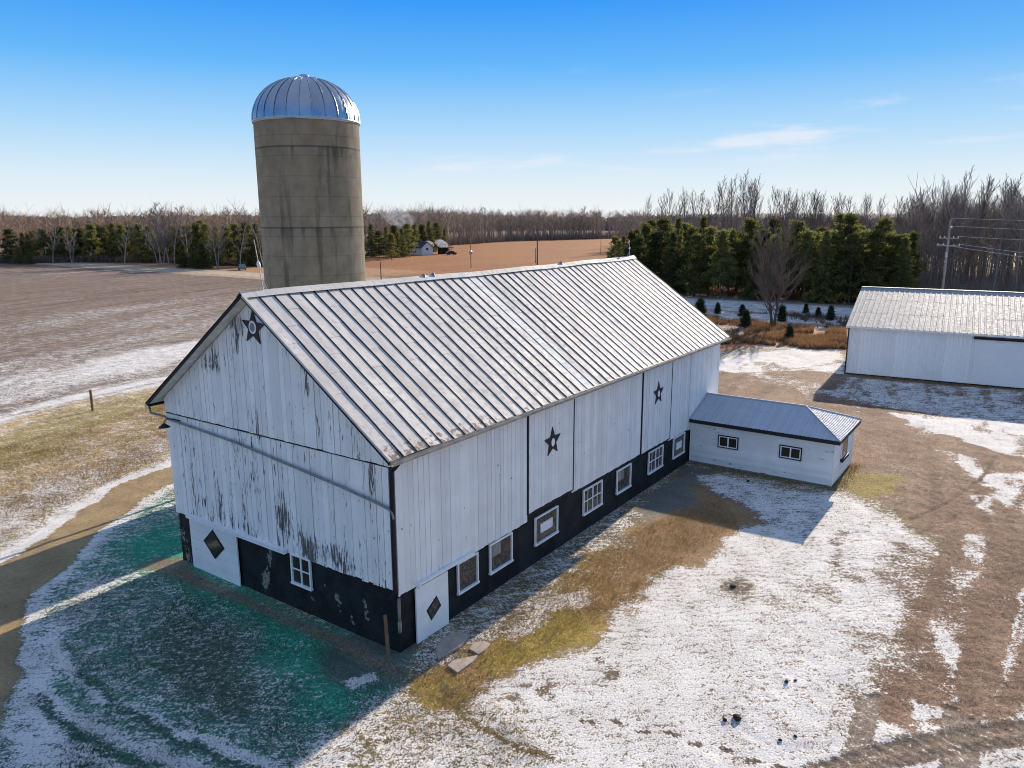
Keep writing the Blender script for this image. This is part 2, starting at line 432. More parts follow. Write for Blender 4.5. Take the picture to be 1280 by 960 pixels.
cl2 = math_(nt, 'MULTIPLY', ramp(nt, c3, .50, .72), ramp(nt, c4, .44, .60)); cl2 = math_(nt, 'MULTIPLY', cl2, ramp(nt, sx.outputs[2], .03, .07)); cl2 = math_(nt, 'MULTIPLY', cl2, ramp(nt, sx.outputs[2], .12, .19, 1, 0))
cl = math_(nt, 'MAXIMUM', cl, math_(nt, 'MULTIPLY', cl2, 1.4), clamp=True)
cl = math_(nt, 'MULTIPLY', cl, ramp(nt, az_, R_(36), R_(50), 1, 0))
skyc = mix(nt, math_(nt, 'MULTIPLY', cl, .5), sky2, (.97*gain,.93*gain,.96*gain))
nt.links.new(skyc, bg.inputs[0]); bg.inputs[1].default_value = BGS
scene.view_settings.view_transform = 'Standard'; scene.view_settings.look = 'None'
scene.view_settings.exposure = EXPO; scene.view_settings.gamma = 1
scene.view_settings.use_curve_mapping = False

# ------------------------------------------------------------------ the ground: one tensor grid, split by region
def spaced(segs):
    o = [segs[0][0]]
    for a, b, d in segs:
        n = max(1, int(round((b-a)/d))); o.extend(list(a + (b-a)*np.arange(1, n+1)/n))
    return np.array(o)
def grow(a, b, d0, k=1.25):
    o = []; x = a; d = d0
    while x < b: d *= k; x += d; o.append(x)
    return o
gx = spaced([(-25,-13,.5),(-13,-3,.12),(-3,10,.08),(10,30,.13),(30,66,.25),(66,120,.6),(120,260,2.5)])
gx = np.concatenate([np.array(list(reversed([-25-(v+25) for v in grow(-25, 1500, 1)]))), gx, np.array(grow(260, 6000, 4))])
gy = spaced([(-60,-22,.6),(-22,-17,.3),(-17,-7.5,.08),(-7.5,24,.13),(24,62,.3),(62,130,.8),(130,300,2.5)])
gy = np.concatenate([np.array(list(reversed([-60-(v+60) for v in grow(-60, 3000, 1)]))), gy, np.array(grow(300, 6000, 4))])
X, Y = np.meshgrid(gx, gy, indexing='ij')
wob = (fbm(X*.35, Y*.35, 4)-.5); wob2 = (fbm(X*.35+50, Y*.35+90, 4)-.5)
fine = (fbm(X*1.7, Y*1.7, 3)-.5); fine2 = (fbm(X*1.7+40, Y*1.7+9, 3)-.5)
def sdf(poly, x, y):
    """signed distance, negative inside"""
    d = np.full(x.shape, 1e9); inside = np.zeros(x.shape, bool)
    n = len(poly)
    for i in range(n):
        ax, ay = poly[i]; bx, by = poly[(i+1) % n]
        ex, ey = bx-ax, by-ay; L = ex*ex+ey*ey+1e-9
        t = np.clip(((x-ax)*ex+(y-ay)*ey)/L, 0, 1)
        d = np.minimum(d, (x-ax-t*ex)**2+(y-ay-t*ey)**2)
        cond = ((ay > y) != (by > y)) & (x < (bx-ax)*(y-ay)/(by-ay+1e-12)+ax)
        inside ^= cond
    d = np.sqrt(d)
    return np.where(inside, -d, d)
def area(poly, soft=.5, warp=1.0):
    p = np.array(poly); lo = p.min(0)-8-3*soft; hi = p.max(0)+8+3*soft
    i0, i1 = np.searchsorted(gx, [lo[0], hi[0]]); j0, j1 = np.searchsorted(gy, [lo[1], hi[1]])
    m = np.zeros(X.shape)
    s = (slice(i0, i1), slice(j0, j1))
    if i1 > i0 and j1 > j0:
        xx = X[s] + warp*(wob[s]*2.2 + fine[s]*.8); yy = Y[s] + warp*(wob2[s]*2.2 + fine2[s]*.8)
        m[s] = sstep(soft, -soft, sdf(poly, xx, yy))
    return m
def line(pts, width, soft=.15, warp=.3):
    p = np.array(pts); lo = p.min(0)-3-width; hi = p.max(0)+3+width
    i0, i1 = np.searchsorted(gx, [lo[0], hi[0]]); j0, j1 = np.searchsorted(gy, [lo[1], hi[1]])
    m = np.zeros(X.shape); s = (slice(i0, i1), slice(j0, j1))
    if not (i1 > i0 and j1 > j0): return m
    xx = X[s]+warp*fine[s]; yy = Y[s]+warp*fine2[s]
    d = np.full(xx.shape, 1e9)
    for (ax, ay), (bx, by) in zip(pts[:-1], pts[1:]):
        ex, ey = bx-ax, by-ay; t = np.clip(((xx-ax)*ex+(yy-ay)*ey)/(ex*ex+ey*ey+1e-9), 0, 1)
        d = np.minimum(d, np.hypot(xx-ax-t*ex, yy-ay-t*ey))
    m[s] = sstep(width/2+soft, width/2-soft, d)
    return m
base = np.zeros(X.shape+(3,)); base[:] = (.20,.155,.075)
snow = np.full(X.shape, .46); grain = np.full(X.shape, 1.0); furrow = np.zeros(X.shape)
region = np.zeros(X.shape, np.int8)       # 0 ground 1 dirt_path 2 ploughed_field 3 stubble_field 4 road 5 driveway
def paint(m, col=None, s=None, g=None, k=1.0):
    global base, snow, grain
    m = m*k
    if col is not None: base = base*(1-m[..., None]) + np.array(col)*m[..., None]
    if s is not None: snow = snow*(1-m) + s*m
    if g is not None: grain = grain*(1-m) + g*m

# far land beyond everything
far = sstep(70, 120, np.hypot(X-20, Y-20)); paint(far, (.17,.11,.07), .15)
# lawn north-west of the path
paint(area([(5.95,43.58),(20.06,47.4),(22.43,43.89),(7.6,24.94),(3.84,23.79),(-0.89,21.26),(-3.87,18.76),(-7.89,23.26),(-2.9,43.09)], .8), (.37,.245,.09), .44)
paint(area([(-0.3,33.89),(3.73,37.96),(7.86,40.78),(11.91,41.08),(16.84,41.96),(14.77,36.87),(10.13,35.52),(4.61,31.53),(1.61,30.59),(-2.36,27.98)], 1.2), (.27,.215,.075), .32, k=.85)
paint(area([(2.2,25.51),(6.95,28.68),(10.99,30.66),(8.04,25.66),(4.08,25.05)], 1.0), (.26,.17,.10), .52, k=.8)
paint(area([(-3.61,24.38),(1.48,26.55),(3.68,26.83),(1.26,22.71),(-1.32,21.05),(-3.52,19.64),(-5.31,19.52)], 1.2), (.24,.17,.09), .66, k=.9)
# snowy lane along the field
paint(area([(1.96,45.69),(7.75,48.11),(13.21,47.33),(20.86,47.48),(31.64,52.17),(28.28,47.49),(18.77,43.43),(11.72,43.64),(5.38,42.13),(-0.15,39.08)], .6, .5), (.30,.24,.18), .74)
paint(line([(3.35,44.38),(6.87,45.9),(12.78,46.43),(21.46,47.22)], .35, .3), (.30,.25,.2), .3)
paint(line([(2.0,40.5),(5.76,43.09),(11.68,44.17),(20.26,45.27)], .35, .3), (.30,.25,.2), .35)
# ploughed field
pf = [(-60,38),(5.2,43.2),(12.2,46.5),(19.5,48.0),(40,52),(93,62),(91.2,126.5),(94.7,173.6),(91.1,224.0),(77.8,226.0),(-120,226)]
m = area(pf, .6, .3)
v = Y-.30*X + 14*(fbm(X*.018, Y*.018, 3)-.5)
band = .5+.5*np.sin(v*.55)+.6*(fbm(X*.02+5, v*.22, 4)-.5)*2
near = sstep(120, 46, Y-.15*X)
paint(m, (.185,.133,.098), None, 1.0)
snow = snow*(1-m) + m*np.clip(.24 + .20*near + .10*(band-.5) + .26*(fbm(X*.05, Y*.07, 4)-.5), 0, 1)
paint(m*sstep(.55,.95,band), (.135,.09,.066), None, None, .6)
paint(area([(20.45,59.14),(26.13,62.16),(33.45,62.75),(41.78,66.28),(37.11,58.31),(27.21,53.76),(19.45,50.85),(15.08,51.17),(13.23,52.76)], 1.6), None, .72, None, .9)
paint(area([(9.13,57.69),(15.91,58.75),(18.39,55.06),(13.14,48.48),(7.52,47.54),(5.65,48.12)], 2.0), None, .60, None, .8)
furrow = m*1.0
region[m > .5] = 2
# stubble field across the road
sf = [(118,98),(126,100),(166,107),(224,110),(600,118),(560,262),(479,252),(365,256),(303,248),(237,216),(198,206),(150,170),(118,168)]
m = area(sf, 1.5, .6); paint(m, (.28,.125,.045), .05, 1.0); region[m > .5] = 3
paint(m*sstep(.45,.7,fbm(X*.05, Y*.09, 4)), (.24,.105,.05), None, None, .7)
paint(area([(95.88,103.67),(116.76,117.5),(132.43,107.99),(178.97,103.57),(152.32,87.27),(88.08,95.41)], 2.0), (.16,.10,.075), .2, None, .8)
# verge and road running across behind the yard
road = ((X > 95.5) & (X < 98.5)) ; m = sstep(94,95.5,X+wob*2)*sstep(117,112,X+wob*2)*(np.abs(Y) < 420); paint(m, (.30,.22,.14), .35)
m2 = sstep(98.5,99.3,X+.5*wob)*sstep(108.5,107.5,X+.5*wob)*(np.abs(Y) < 420); paint(m2, (.42,.33,.235), .08, .35)
region[(m2 > .5)] = 4
ym = sstep(60, 45, Y)*(m2); paint(ym, (.20,.19,.18), .62, .3)
paint(sstep(94,95,X+wob*2)*sstep(99,98,X)*sstep(60,45,Y), (.2,.15,.1), .60)
paint(sstep(108,109,X)*sstep(116,114,X)*sstep(60,45,Y), (.22,.18,.12), .35)
paint(sstep(117,121,X+wob*3)*sstep(165,150,X)*sstep(60,45,Y)*sstep(-70,-50,Y), (.22,.095,.04), .10)
paint(sstep(108,110,X)*sstep(140,135,X)*sstep(110,125,Y)*(np.abs(Y) < 300), (.34,.19,.10), .10)
# rough weedy ground between yard and road
wd = [(46,17),(59.1,11.2),(65.8,8.3),(66.2,-2),(70,-14),(94,-14),(95,35),(60,40)]
m = area(wd, 1.0); paint(m, (.26,.145,.08), .42)
paint(m*sstep(.54,.64,fbm(X*.16, Y*.16, 4)), (.30,.13,.06), .05, None, .85)
paint(area([(92.62,25.79),(92.03,19.61),(96.29,6.56),(86.19,4.49),(85.26,14.17),(84.38,21.48)], 1.5), None, .72, None, .7)
# gold and rust grass bank in front of the bare tree
paint(area([(68.2,11.71),(75.84,11.34),(81.09,3.44),(67.35,0.62),(66.36,8.49)], .8), (.33,.16,.06), .02)

# yard: gravel drive (brown), snow sheet, moss strip
drv = [(29,-2),(30,4),(34,16),(50,13),(62,-1),(56,-3),(54,-20),(50,-40),(-12,-30),(-10,-22)]+[(1.32,-12.02),(3.44,-12.87),(5.23,-12.64),(7.33,-12.69),(10.54,-13.01),(13.91,-13.07),(18.19,-13.28),(20.99,-12.23),(23.08,-10.61),(24.84,-8.41),(27.39,-7.82)]
m = area(drv, .5); paint(m, (.195,.122,.080), .06, .8); dm = m.copy()
region[m > .5] = 5
stv = fbm(X*.10+Y*.05, Y*1.5-X*.2, 4); paint(dm*sstep(.50,.68,stv), (.13,.08,.053), None, None, .65); paint(dm*sstep(.48,.32,stv), (.25,.165,.11), None, None, .5)
grain = np.where(dm > .5, 1.0, grain)
# snow patches on the drive
paint(area([(54.34,10.22),(61.83,7.13),(68.3,0.97),(54.12,-1.83),(54.16,1.96),(48.93,4.62),(49.96,8.2)], .5), None, .80)
paint(area([(49.92,5.65),(50.86,1.77),(45.69,-2.66),(42.79,-2.17),(46.73,0.97),(46.33,3.78)], .5), None, .45)
paint(area([(53.35,-1.93),(55.3,-14.84),(55.43,-20.81),(43.37,-20.16),(41.11,-15.23),(42.8,-10.6),(44.12,-4.14),(45.93,-2.01)], .6), None, .60)
paint(area([(41.86,-7.24),(42.92,-11.54),(43.37,-20.16),(34.72,-19.7),(34.3,-15.42),(37.19,-12.04),(38.53,-8.73)], .4), None, .86)
paint(area([(34.1,-11.08),(33.51,-12.96),(30.63,-13.74),(31.84,-15.49),(33.12,-19.61),(25.24,-19.19),(25.08,-15.68),(27.99,-14.25),(31.22,-12.18)], .4), None, .80)
paint(area([(25.6,-13.73),(27.15,-14.64),(25.57,-14.97),(23.91,-14.33)], .25), None, .8)
paint(area([(20.2,-13.38),(20.3,-14.26),(18.19,-14.6),(17.29,-13.92)], .3), None, .75)
paint(area([(11.71,-13.81),(13.48,-14.49),(10.95,-14.46),(7.87,-14.51),(5.91,-14.22),(5.48,-13.89),(7.85,-13.79)], .3), None, .8)
paint(area([(15.85,-13.65),(18.01,-14.33),(16.97,-14.67),(14.31,-14.17)], .3), None, .62)
stk = dm*sstep(.50,.66,fbm(X*.35+Y*.1+7, Y*1.1-X*.12, 4)); paint(stk, None, .34, None, .75)
paint(dm*sstep(.45,.65,fbm(X*.22+70, Y*.22, 4)), (.16,.098,.066), None, None, .6)
paint(dm*sstep(.5,.7,fbm(X*.3+20, Y*.3+5, 4)), (.26,.175,.118), None, None, .5)
# main snow yard
sy = [(-0.59,-3.61),(1.36,-3.34),(3.74,-3.6),(5.3,-4.08),(7.52,-4.33),(11.29,-4.59),(13.68,-5.36),(16.66,-5.93),(22.4,-7.71),(22.73,-8.97),(21.75,-10.48),(20.79,-11.93),(17.73,-12.61),(13.41,-12.87),(10.24,-12.57),(7.55,-12.66),(5.42,-12.6),(3.82,-12.89),(1.73,-12.84),(-3.89,-5.18)]
m = area(sy, .6); paint(m, (.25,.19,.135), .71, .95); region[m > .5] = 0
paint(area([(-5.02,-2.88),(-3.34,-2.57),(-1.88,-2.37),(-0.24,-3.34),(-0.09,-4.64),(-0.75,-6.82),(-1.96,-7.96),(-5.29,-3.17)], .7), (.20,.16,.085), .62)
paint(area([(-3.81,-1.88),(-1.65,-1.55),(-0.87,-2.68),(-1.27,-3.85),(-2.62,-3.59),(-4.39,-3.32)], .6), (.22,.165,.075), .56, None, .8)
m = area([(5.23,-12.64),(5.36,-13.71),(6.29,-14.47),(7.38,-15.43),(8.44,-16.52),(4.03,-17.04),(1.09,-12.8)], .4); paint(m, (.25,.19,.14), .70)
# torn-up areas in the snow
for c in [(11.84,-9.52),(9.83,-9.21),(10.25,-7.22),(14.48,-11.65),(9.34,-12.12)]:
    d = np.hypot(X-c[0], Y-c[1]) + fine*1.5; paint(sstep(1.3,.2,d), None, .48, None, .75)
d = np.hypot((X-[(16.34,-10.61)][0][0])/2.9, (Y-[(16.34,-10.61)][0][1])/1.6) + fine*.25
paint(sstep(.34,.05,np.abs(d-.85))*sstep(.40,.56,fbm(X*.7+3, Y*.7, 3)), (.15,.10,.07), .40, None, .85)
paint(area([(15.99,-11.41),(17.91,-12.88),(14.41,-13.79),(10.36,-13.61),(7.67,-13.18),(5.74,-12.75),(7.94,-12.48),(11.53,-12.63)], .7), (.16,.10,.065), .42, None, .9)
# moss and brown grass strip beside the barn
paint(area([(-0.96,-1.06),(0.58,-1.47),(3.16,-1.43),(7.27,-1.44),(13.73,-1.67),(19.57,-1.97),(19.39,-4.68),(15.91,-5.64),(12.55,-5.1),(10.78,-4.47),(7.25,-4.46),(4.4,-4.12),(3.38,-3.51),(0.21,-3.58),(-1.36,-2.5)], .5), (.27,.165,.07), .23, 1.0)
paint(area([(1.32,-2.15),(2.6,-1.51),(4.98,-2.18),(5.46,-3.83),(4.19,-4.68),(3.06,-3.71),(1.36,-3.34)], .7), (.27,.20,.045), .06)
paint(area([(-1.31,-1.39),(-0.07,-2.01),(0.32,-2.92),(-0.24,-3.34),(-1.36,-2.5)], .5), (.27,.20,.05), .10)
paint(area([(3.21,-1.05),(5.74,-1.0),(7.07,-2.6),(5.94,-3.08),(4.75,-2.33),(2.9,-1.95)], .5), None, .60)
paint(area([(9.66,-2.22),(11.59,-2.33),(11.25,-3.22),(9.56,-3.33),(8.81,-2.85)], .4), None, .62)
paint(area([(13.73,-1.67),(19.57,-1.97),(19.08,-4.78),(15.64,-5.55),(12.37,-4.83),(9.12,-3.88),(9.66,-2.22)], .6), (.27,.165,.09), .05, .7)
# shaded strip right at the wall, and north court by the milk house
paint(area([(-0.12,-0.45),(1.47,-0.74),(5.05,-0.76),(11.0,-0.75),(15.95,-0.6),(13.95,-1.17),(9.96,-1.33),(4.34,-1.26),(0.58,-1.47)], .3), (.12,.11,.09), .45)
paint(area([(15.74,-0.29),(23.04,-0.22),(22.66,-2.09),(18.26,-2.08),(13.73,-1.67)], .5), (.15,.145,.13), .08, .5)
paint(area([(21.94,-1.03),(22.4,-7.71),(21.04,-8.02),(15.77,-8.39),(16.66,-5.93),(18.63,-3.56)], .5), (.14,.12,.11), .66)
paint(area([(26.54,-7.75),(27.74,-9.51),(25.24,-10.65),(23.12,-9.55),(23.79,-8.54)], .5), (.24,.18,.05), .08)
# lawn in the barn's shadow: green under thin snow, shade's teal cast painted in
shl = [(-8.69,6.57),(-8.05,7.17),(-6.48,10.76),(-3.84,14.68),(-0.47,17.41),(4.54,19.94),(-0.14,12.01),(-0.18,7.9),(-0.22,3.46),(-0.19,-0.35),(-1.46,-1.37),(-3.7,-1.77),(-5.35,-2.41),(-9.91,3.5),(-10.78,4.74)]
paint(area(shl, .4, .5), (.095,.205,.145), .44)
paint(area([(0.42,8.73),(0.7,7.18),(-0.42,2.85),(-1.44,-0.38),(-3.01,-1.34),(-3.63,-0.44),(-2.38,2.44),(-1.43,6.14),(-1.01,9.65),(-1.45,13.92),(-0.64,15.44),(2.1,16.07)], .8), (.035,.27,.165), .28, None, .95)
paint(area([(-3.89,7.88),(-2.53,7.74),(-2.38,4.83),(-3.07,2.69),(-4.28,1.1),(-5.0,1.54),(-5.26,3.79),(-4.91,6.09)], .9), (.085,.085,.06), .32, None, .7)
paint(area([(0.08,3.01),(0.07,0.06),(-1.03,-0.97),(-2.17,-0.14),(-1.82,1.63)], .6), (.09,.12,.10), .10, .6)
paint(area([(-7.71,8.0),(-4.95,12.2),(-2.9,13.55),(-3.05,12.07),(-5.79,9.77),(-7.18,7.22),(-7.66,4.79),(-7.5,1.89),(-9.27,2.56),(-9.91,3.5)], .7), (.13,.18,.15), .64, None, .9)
paint(area([(-2.03,0.34),(-1.23,-0.18),(-1.37,-0.48),(-2.17,-0.14)], .15, .3), None, .9)
for pts in ([(-5.94,9.98),(-6.57,5.68),(-6.31,2.84),(-5.64,-0.04),(-5.48,-1.99)], [(-8.61,5.59),(-8.64,3.54),(-8.6,2.05)], [(-7.26,8.04),(-7.5,5.14),(-7.14,2.93),(-6.59,0.58),(-6.0,-1.46)], [(-7.92,6.99),(-8.1,4.3),(-7.76,2.17),(-7.32,0.44)]):
    paint(line(pts, .35, .2), None, .80)
for pts in ([(-6.24,7.28),(-6.47,4.57),(-6.34,2.04),(-5.77,-0.85)], [(-7.56,7.1),(-7.66,3.94),(-7.35,1.43)]):
    paint(line(pts, .22, .15), (.05,.07,.055), .15, None, .8)
# bare dirt path curving round behind the barn, snow banks on both sides
pu = [(7.9,23.97),(6.6,23.3),(3.18,22.56),(0.2,20.54),(-2.05,18.66),(-3.6,17.96),(-4.3,17.67),(-6.86,16.5)]
pl = [(-10.78,4.74),(-8.98,5.85),(-8.34,6.96),(-7.51,8.39),(-6.54,10.84),(-5.17,13.53),(-3.09,15.03),(-0.33,17.68),(1.01,18.5),(3.6,20.3),(5.1,20.84),(6.26,21.39)]
paint(line(pu, 1.7, .5), None, .84); paint(line(pl[2:], 1.3, .4), None, .70)
m = area(pu+pl, .22, .35); paint(m, (.30,.215,.115), .0, .45); region[m > .5] = 1
lit = sstep(-1.05,-1.45,Y+.03*X)*sstep(3,1,X)*(X > -14); lit = lit*(area(shl, .4, .5) > .02)  # dry lawn colour past the shadow edge, trims the painted shade tint
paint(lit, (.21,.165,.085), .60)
# bare earth along the gable foot
paint(area([(0.08,12.35),(-0.43,10.56),(-0.29,7.74),(-0.4,3.26),(-0.54,0.16),(-0.58,-0.54),(-1.1,-0.87),(-0.9,2.69),(-0.81,7.01),(-1.14,10.76),(-1.55,12.56),(-0.72,12.86)], .25, .3), (.20,.17,.12), .10, .8)
# wheel tracks
tr = [([(6.03,-12.66),(4.51,-12.77),(2.7,-12.82),(1.46,-12.89)], .34), ([(5.87,-12.42),(3.96,-12.54),(1.64,-12.71)], .30),
      ([(6.63,-14.53),(3.09,-14.8)], .45), ([(6.43,-14.97),(3.37,-15.21)], .40)]
def tread(pts, width, pitch):
    m = line(pts, width, .05, .03); p0, p1 = np.array(pts[0]), np.array(pts[-1]); d = (p1-p0)/np.linalg.norm(p1-p0)
    s = (X-p0[0])*d[0]+(Y-p0[1])*d[1]; c = np.abs((X-p0[0])*-d[1]+(Y-p0[1])*d[0])
    return m*(.55+.45*np.sign(np.sin(2*math.pi*(s+c*.6)/pitch)))
for pts, wd_ in tr: paint(line(pts, wd_, .05, .04), (.25,.20,.16), .34, None, .9); paint(tread(pts, wd_, .30), (.20,.155,.12), .0, None, .8)
for pts in ([(1.88,-11.88),(3.74,-13.19),(4.9,-14.18),(6.19,-15.32),(7.32,-16.54)], [(1.43,-12.18),(3.31,-13.45),(4.89,-14.7),(6.54,-16.37)]):
    paint(line(pts, .46, .06, .04), (.20,.155,.12), .28, None, .95); paint(tread(pts, .42, .34), (.12,.088,.066), .0, None, .9)
for pts in ([(21.06,-11.51),(24.48,-12.66),(29.04,-13.66),(34.28,-14.09)],):
    paint(line(pts, .20, .07, .12), (.08,.055,.043), .0, None, .85)
for pts in ([(8.75,-15.79),(12.02,-16.0),(15.34,-16.19)], [(16.26,-15.93),(11.87,-15.79),(9.12,-15.63)]):
    paint(line(pts, .16, .1, .3), None, .85, None, .8)
for pts in ([(47.39,6.9),(54.93,2.16),(60.53,-0.49)], [(39.77,2.28),(47.28,0.16),(52.39,-0.51)]):
    paint(line(pts, .5, .3, .5), (.2,.14,.1), .25, None, .6)
for pts in ([(19.51,-12.1),(22.86,-13.3),(27.99,-14.25)], [(22.11,-13.05),(29.79,-12.51),(34.79,-12.09)]):
    paint(line(pts, .30, .2, .3), (.15,.09,.06), .04, None, .5)
paint(line([(-1.49,-1.4),(-1.09,-2.11),(-1.04,-2.96),(-1.41,-4.23),(-1.45,-5.56),(-1.3,-6.44)], .14, .1, .25), (.14,.09,.05), .12, None, .8)
for pts, wd_ in (([(24.55,-16.6),(15.31,-15.1),(6.95,-14.5)], .5), ([(12.92,-16.46),(6.7,-15.65)], .5), ([(28.57,-12.98),(17.25,-13.24),(10.0,-13.08)], .45), ([(30.55,-15.88),(20.2,-14.84),(13.63,-14.72)], .4)):
    paint(tread(pts, wd_, .5), (.14,.085,.055), .03, None, .55); paint(line(pts, wd_*1.2, .25, .3), (.17,.105,.07), .05, None, .5)
# footprints crossing the snow
for c, a in zip([(0.43,-6.36),(0.52,-6.61),(0.89,-7.09),(0.93,-7.26),(0.89,-7.83),(0.97,-8.0),(1.29,-8.47),(1.32,-8.69),(1.24,-9.16),(1.3,-9.31),(1.53,-9.85),(1.53,-10.01),(1.48,-10.57),(1.56,-10.72),(1.68,-11.2),(1.69,-11.36)], range(16)):
    dx = X-c[0]; dy = Y-c[1]; d = np.hypot((dx*.62-dy*.78)/.15, (dx*.78+dy*.62)/.065)
    paint(sstep(1.2,.6,d), (.06,.05,.045), .0, None, .9)
# dark trampled spots
for c, r in zip([(0.76,-4.78),(0.88,-5.08),(1.03,-4.77),(0.84,-4.22),(2.79,-6.13),(3.27,-5.28),(0.17,-4.18),(-0.76,-2.58),(-0.91,-3.15),(10.18,-7.12),(10.64,-7.23)], (.22,.2,.25,.2,.22,.25,.3,.25,.25,.4,.35)):
    d = np.hypot(X-c[0], Y-c[1])+fine*.8; paint(sstep(r*1.5,r*.4,d), (.13,.10,.07), .25, None, .7)
# slight relief
Z = np.zeros(X.shape)
nearw = sstep(26, 36, np.hypot((X-13)*.8, Y-4))
Z += nearw*.10*(fbm(X*.12, Y*.12, 3)-.5)*2
clear = sstep(.3, 1.5, np.maximum(np.maximum(-.8-X, X-29), np.maximum(-8.4-Y, Y-19)))
Z += clear*.05*(fbm(X*.5, Y*.5, 3)-.5)*2
amp = np.interp(grain, [0,.5,.8,1], [.004,.008,.014,.022])*clear*sstep(75, 45, np.hypot(X-8, Y-5))
amp = amp*(1-.55*sstep(.6,.8,snow))
Xr, Yr = X*.78+Y*.63, Y*.78-X*.63
hf = (vnoise(Xr*2.9, Yr*3.4)-.5)*1.0 + (vnoise(Xr*7.3+Yr*2+9, Yr*6.1-Xr*1.5+3)-.5)*.8
Z += amp*hf*1.5
snow = np.clip(snow - .10*hf*(snow > .05), 0, 1)
for pts, wd_ in tr + [([(1.88,-11.88),(3.74,-13.19),(4.9,-14.18),(6.19,-15.32),(7.32,-16.54)], .42), ([(21.06,-11.51),(24.48,-12.66),(29.04,-13.66)], .22), ([(19.51,-12.1),(22.86,-13.3),(27.99,-14.25)], .22)]:
    Z -= .030*line(pts, wd_, .08, .1); Z += .018*(line(pts, wd_*1.7, .1, .1)-line(pts, wd_, .1, .1))
I, J = X.shape
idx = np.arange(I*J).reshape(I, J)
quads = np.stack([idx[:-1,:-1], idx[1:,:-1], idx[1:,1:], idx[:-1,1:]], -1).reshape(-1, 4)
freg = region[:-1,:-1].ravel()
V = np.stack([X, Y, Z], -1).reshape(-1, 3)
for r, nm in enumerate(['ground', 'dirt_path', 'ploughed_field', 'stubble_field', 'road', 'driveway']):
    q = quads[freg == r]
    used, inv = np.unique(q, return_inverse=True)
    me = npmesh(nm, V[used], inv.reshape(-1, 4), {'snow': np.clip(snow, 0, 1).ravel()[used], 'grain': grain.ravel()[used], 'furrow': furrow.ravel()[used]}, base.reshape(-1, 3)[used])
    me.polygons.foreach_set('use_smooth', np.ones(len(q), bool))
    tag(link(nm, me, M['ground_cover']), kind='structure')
def ground_at(x, y):
    i = min(max(np.searchsorted(gx, x), 0), I-1); j = min(max(np.searchsorted(gy, y), 0), J-1)
    return float(Z[i, j])

# ------------------------------------------------------------------ the barn
W, L = 11.90, 27.36
ZS, ZE, ZR = 2.06, 6.30, 10.86           # siding foot, wall top, ridge
EAVE_Z, RIDGE_Z, OG, OE = 6.53, 10.98, .55, .42
barn = empty('barn')
tag(barn, 'long white plank barn with ribbed metal roof, black stone base and three stars', 'barn')
slope = (RIDGE_Z-EAVE_Z)/(W/2+OE)
def roof_z(y): return EAVE_Z + slope*(min(y, W-y)+OE)

gable_wear = [(*c, sy_, sz_, a) for c, (sy_, sz_, a) in zip(
    [(3.58,8.29),(8.67,8.35),(7.07,9.35),(6.86,9.91),(6.33,6.44),(5.1,9.91),(5.27,3.24),(4.09,2.66),(2.91,2.67),(8.33,2.21),(10.43,3.34),(7.56,4.53),(1.68,6.83),(0.8,5.58),(6.21,4.5),(10.44,4.93),(3.98,6.05),(2.35,2.54),(8.37,8.81)],
    [(.22,.55,.34),(.5,.35,.22),(.13,.6,.36),(.5,.3,.20),(.25,.7,.26),(.8,.4,.12),(.45,.7,.24),(.5,.5,.24),(.45,.5,.18),(1.2,.9,.11),(1.0,1.2,.09),(1.6,1.0,.05),(.2,.4,.2),(.25,.6,.22),(1.2,.9,.06),(.7,.8,.10),(1.5,1.0,.03),(.5,.4,.22),(1.4,.5,.10)])]
def gwear(x, y, z):
    w = .19 + .13*max(0, 1-(z-2)/1.4)
    for cy, cz, sy_, sz_, a in gable_wear:
        w += a*1.5*math.exp(-((y-cy)/sy_)**2-((z-cz)/sz_)**2)
    return w
def board(mb, axis, a0, a1, out0, out1, z0a, z0b, z1a, z1b, wearf, tint, nz=12):
    """a vertical board; axis 'x' = on a gable (runs in y, face towards -X), 'y' = on the long wall"""
    vs = []; fs = []
    for i in range(nz+1):
        t = i/nz
        za = z0a+(z1a-z0a)*t; zb = z0b+(z1b-z0b)*t
        for o, a, z in ((out0,a0,za),(out0,a1,zb),(out1,a1,zb),(out1,a0,za)):
            vs.append((o, a, z) if axis == 'x' else (a, o, z))
    for i in range(nz):
        for k in range(4):
            fs.append((i*4+k, i*4+(k+1) % 4, i*4+4+(k+1) % 4, i*4+4+k))
    fs.append((0,1,2,3)); fs.append((nz*4+3, nz*4+2, nz*4+1, nz*4))
    mb.add(vs, fs, wear=wearf, tint=tint)
def split(a, b, wmean):
    n = int(round((b-a)/wmean)); e = np.linspace(a, b, n+1); e[1:-1] += rng.uniform(-.04, .04, n-1); return e
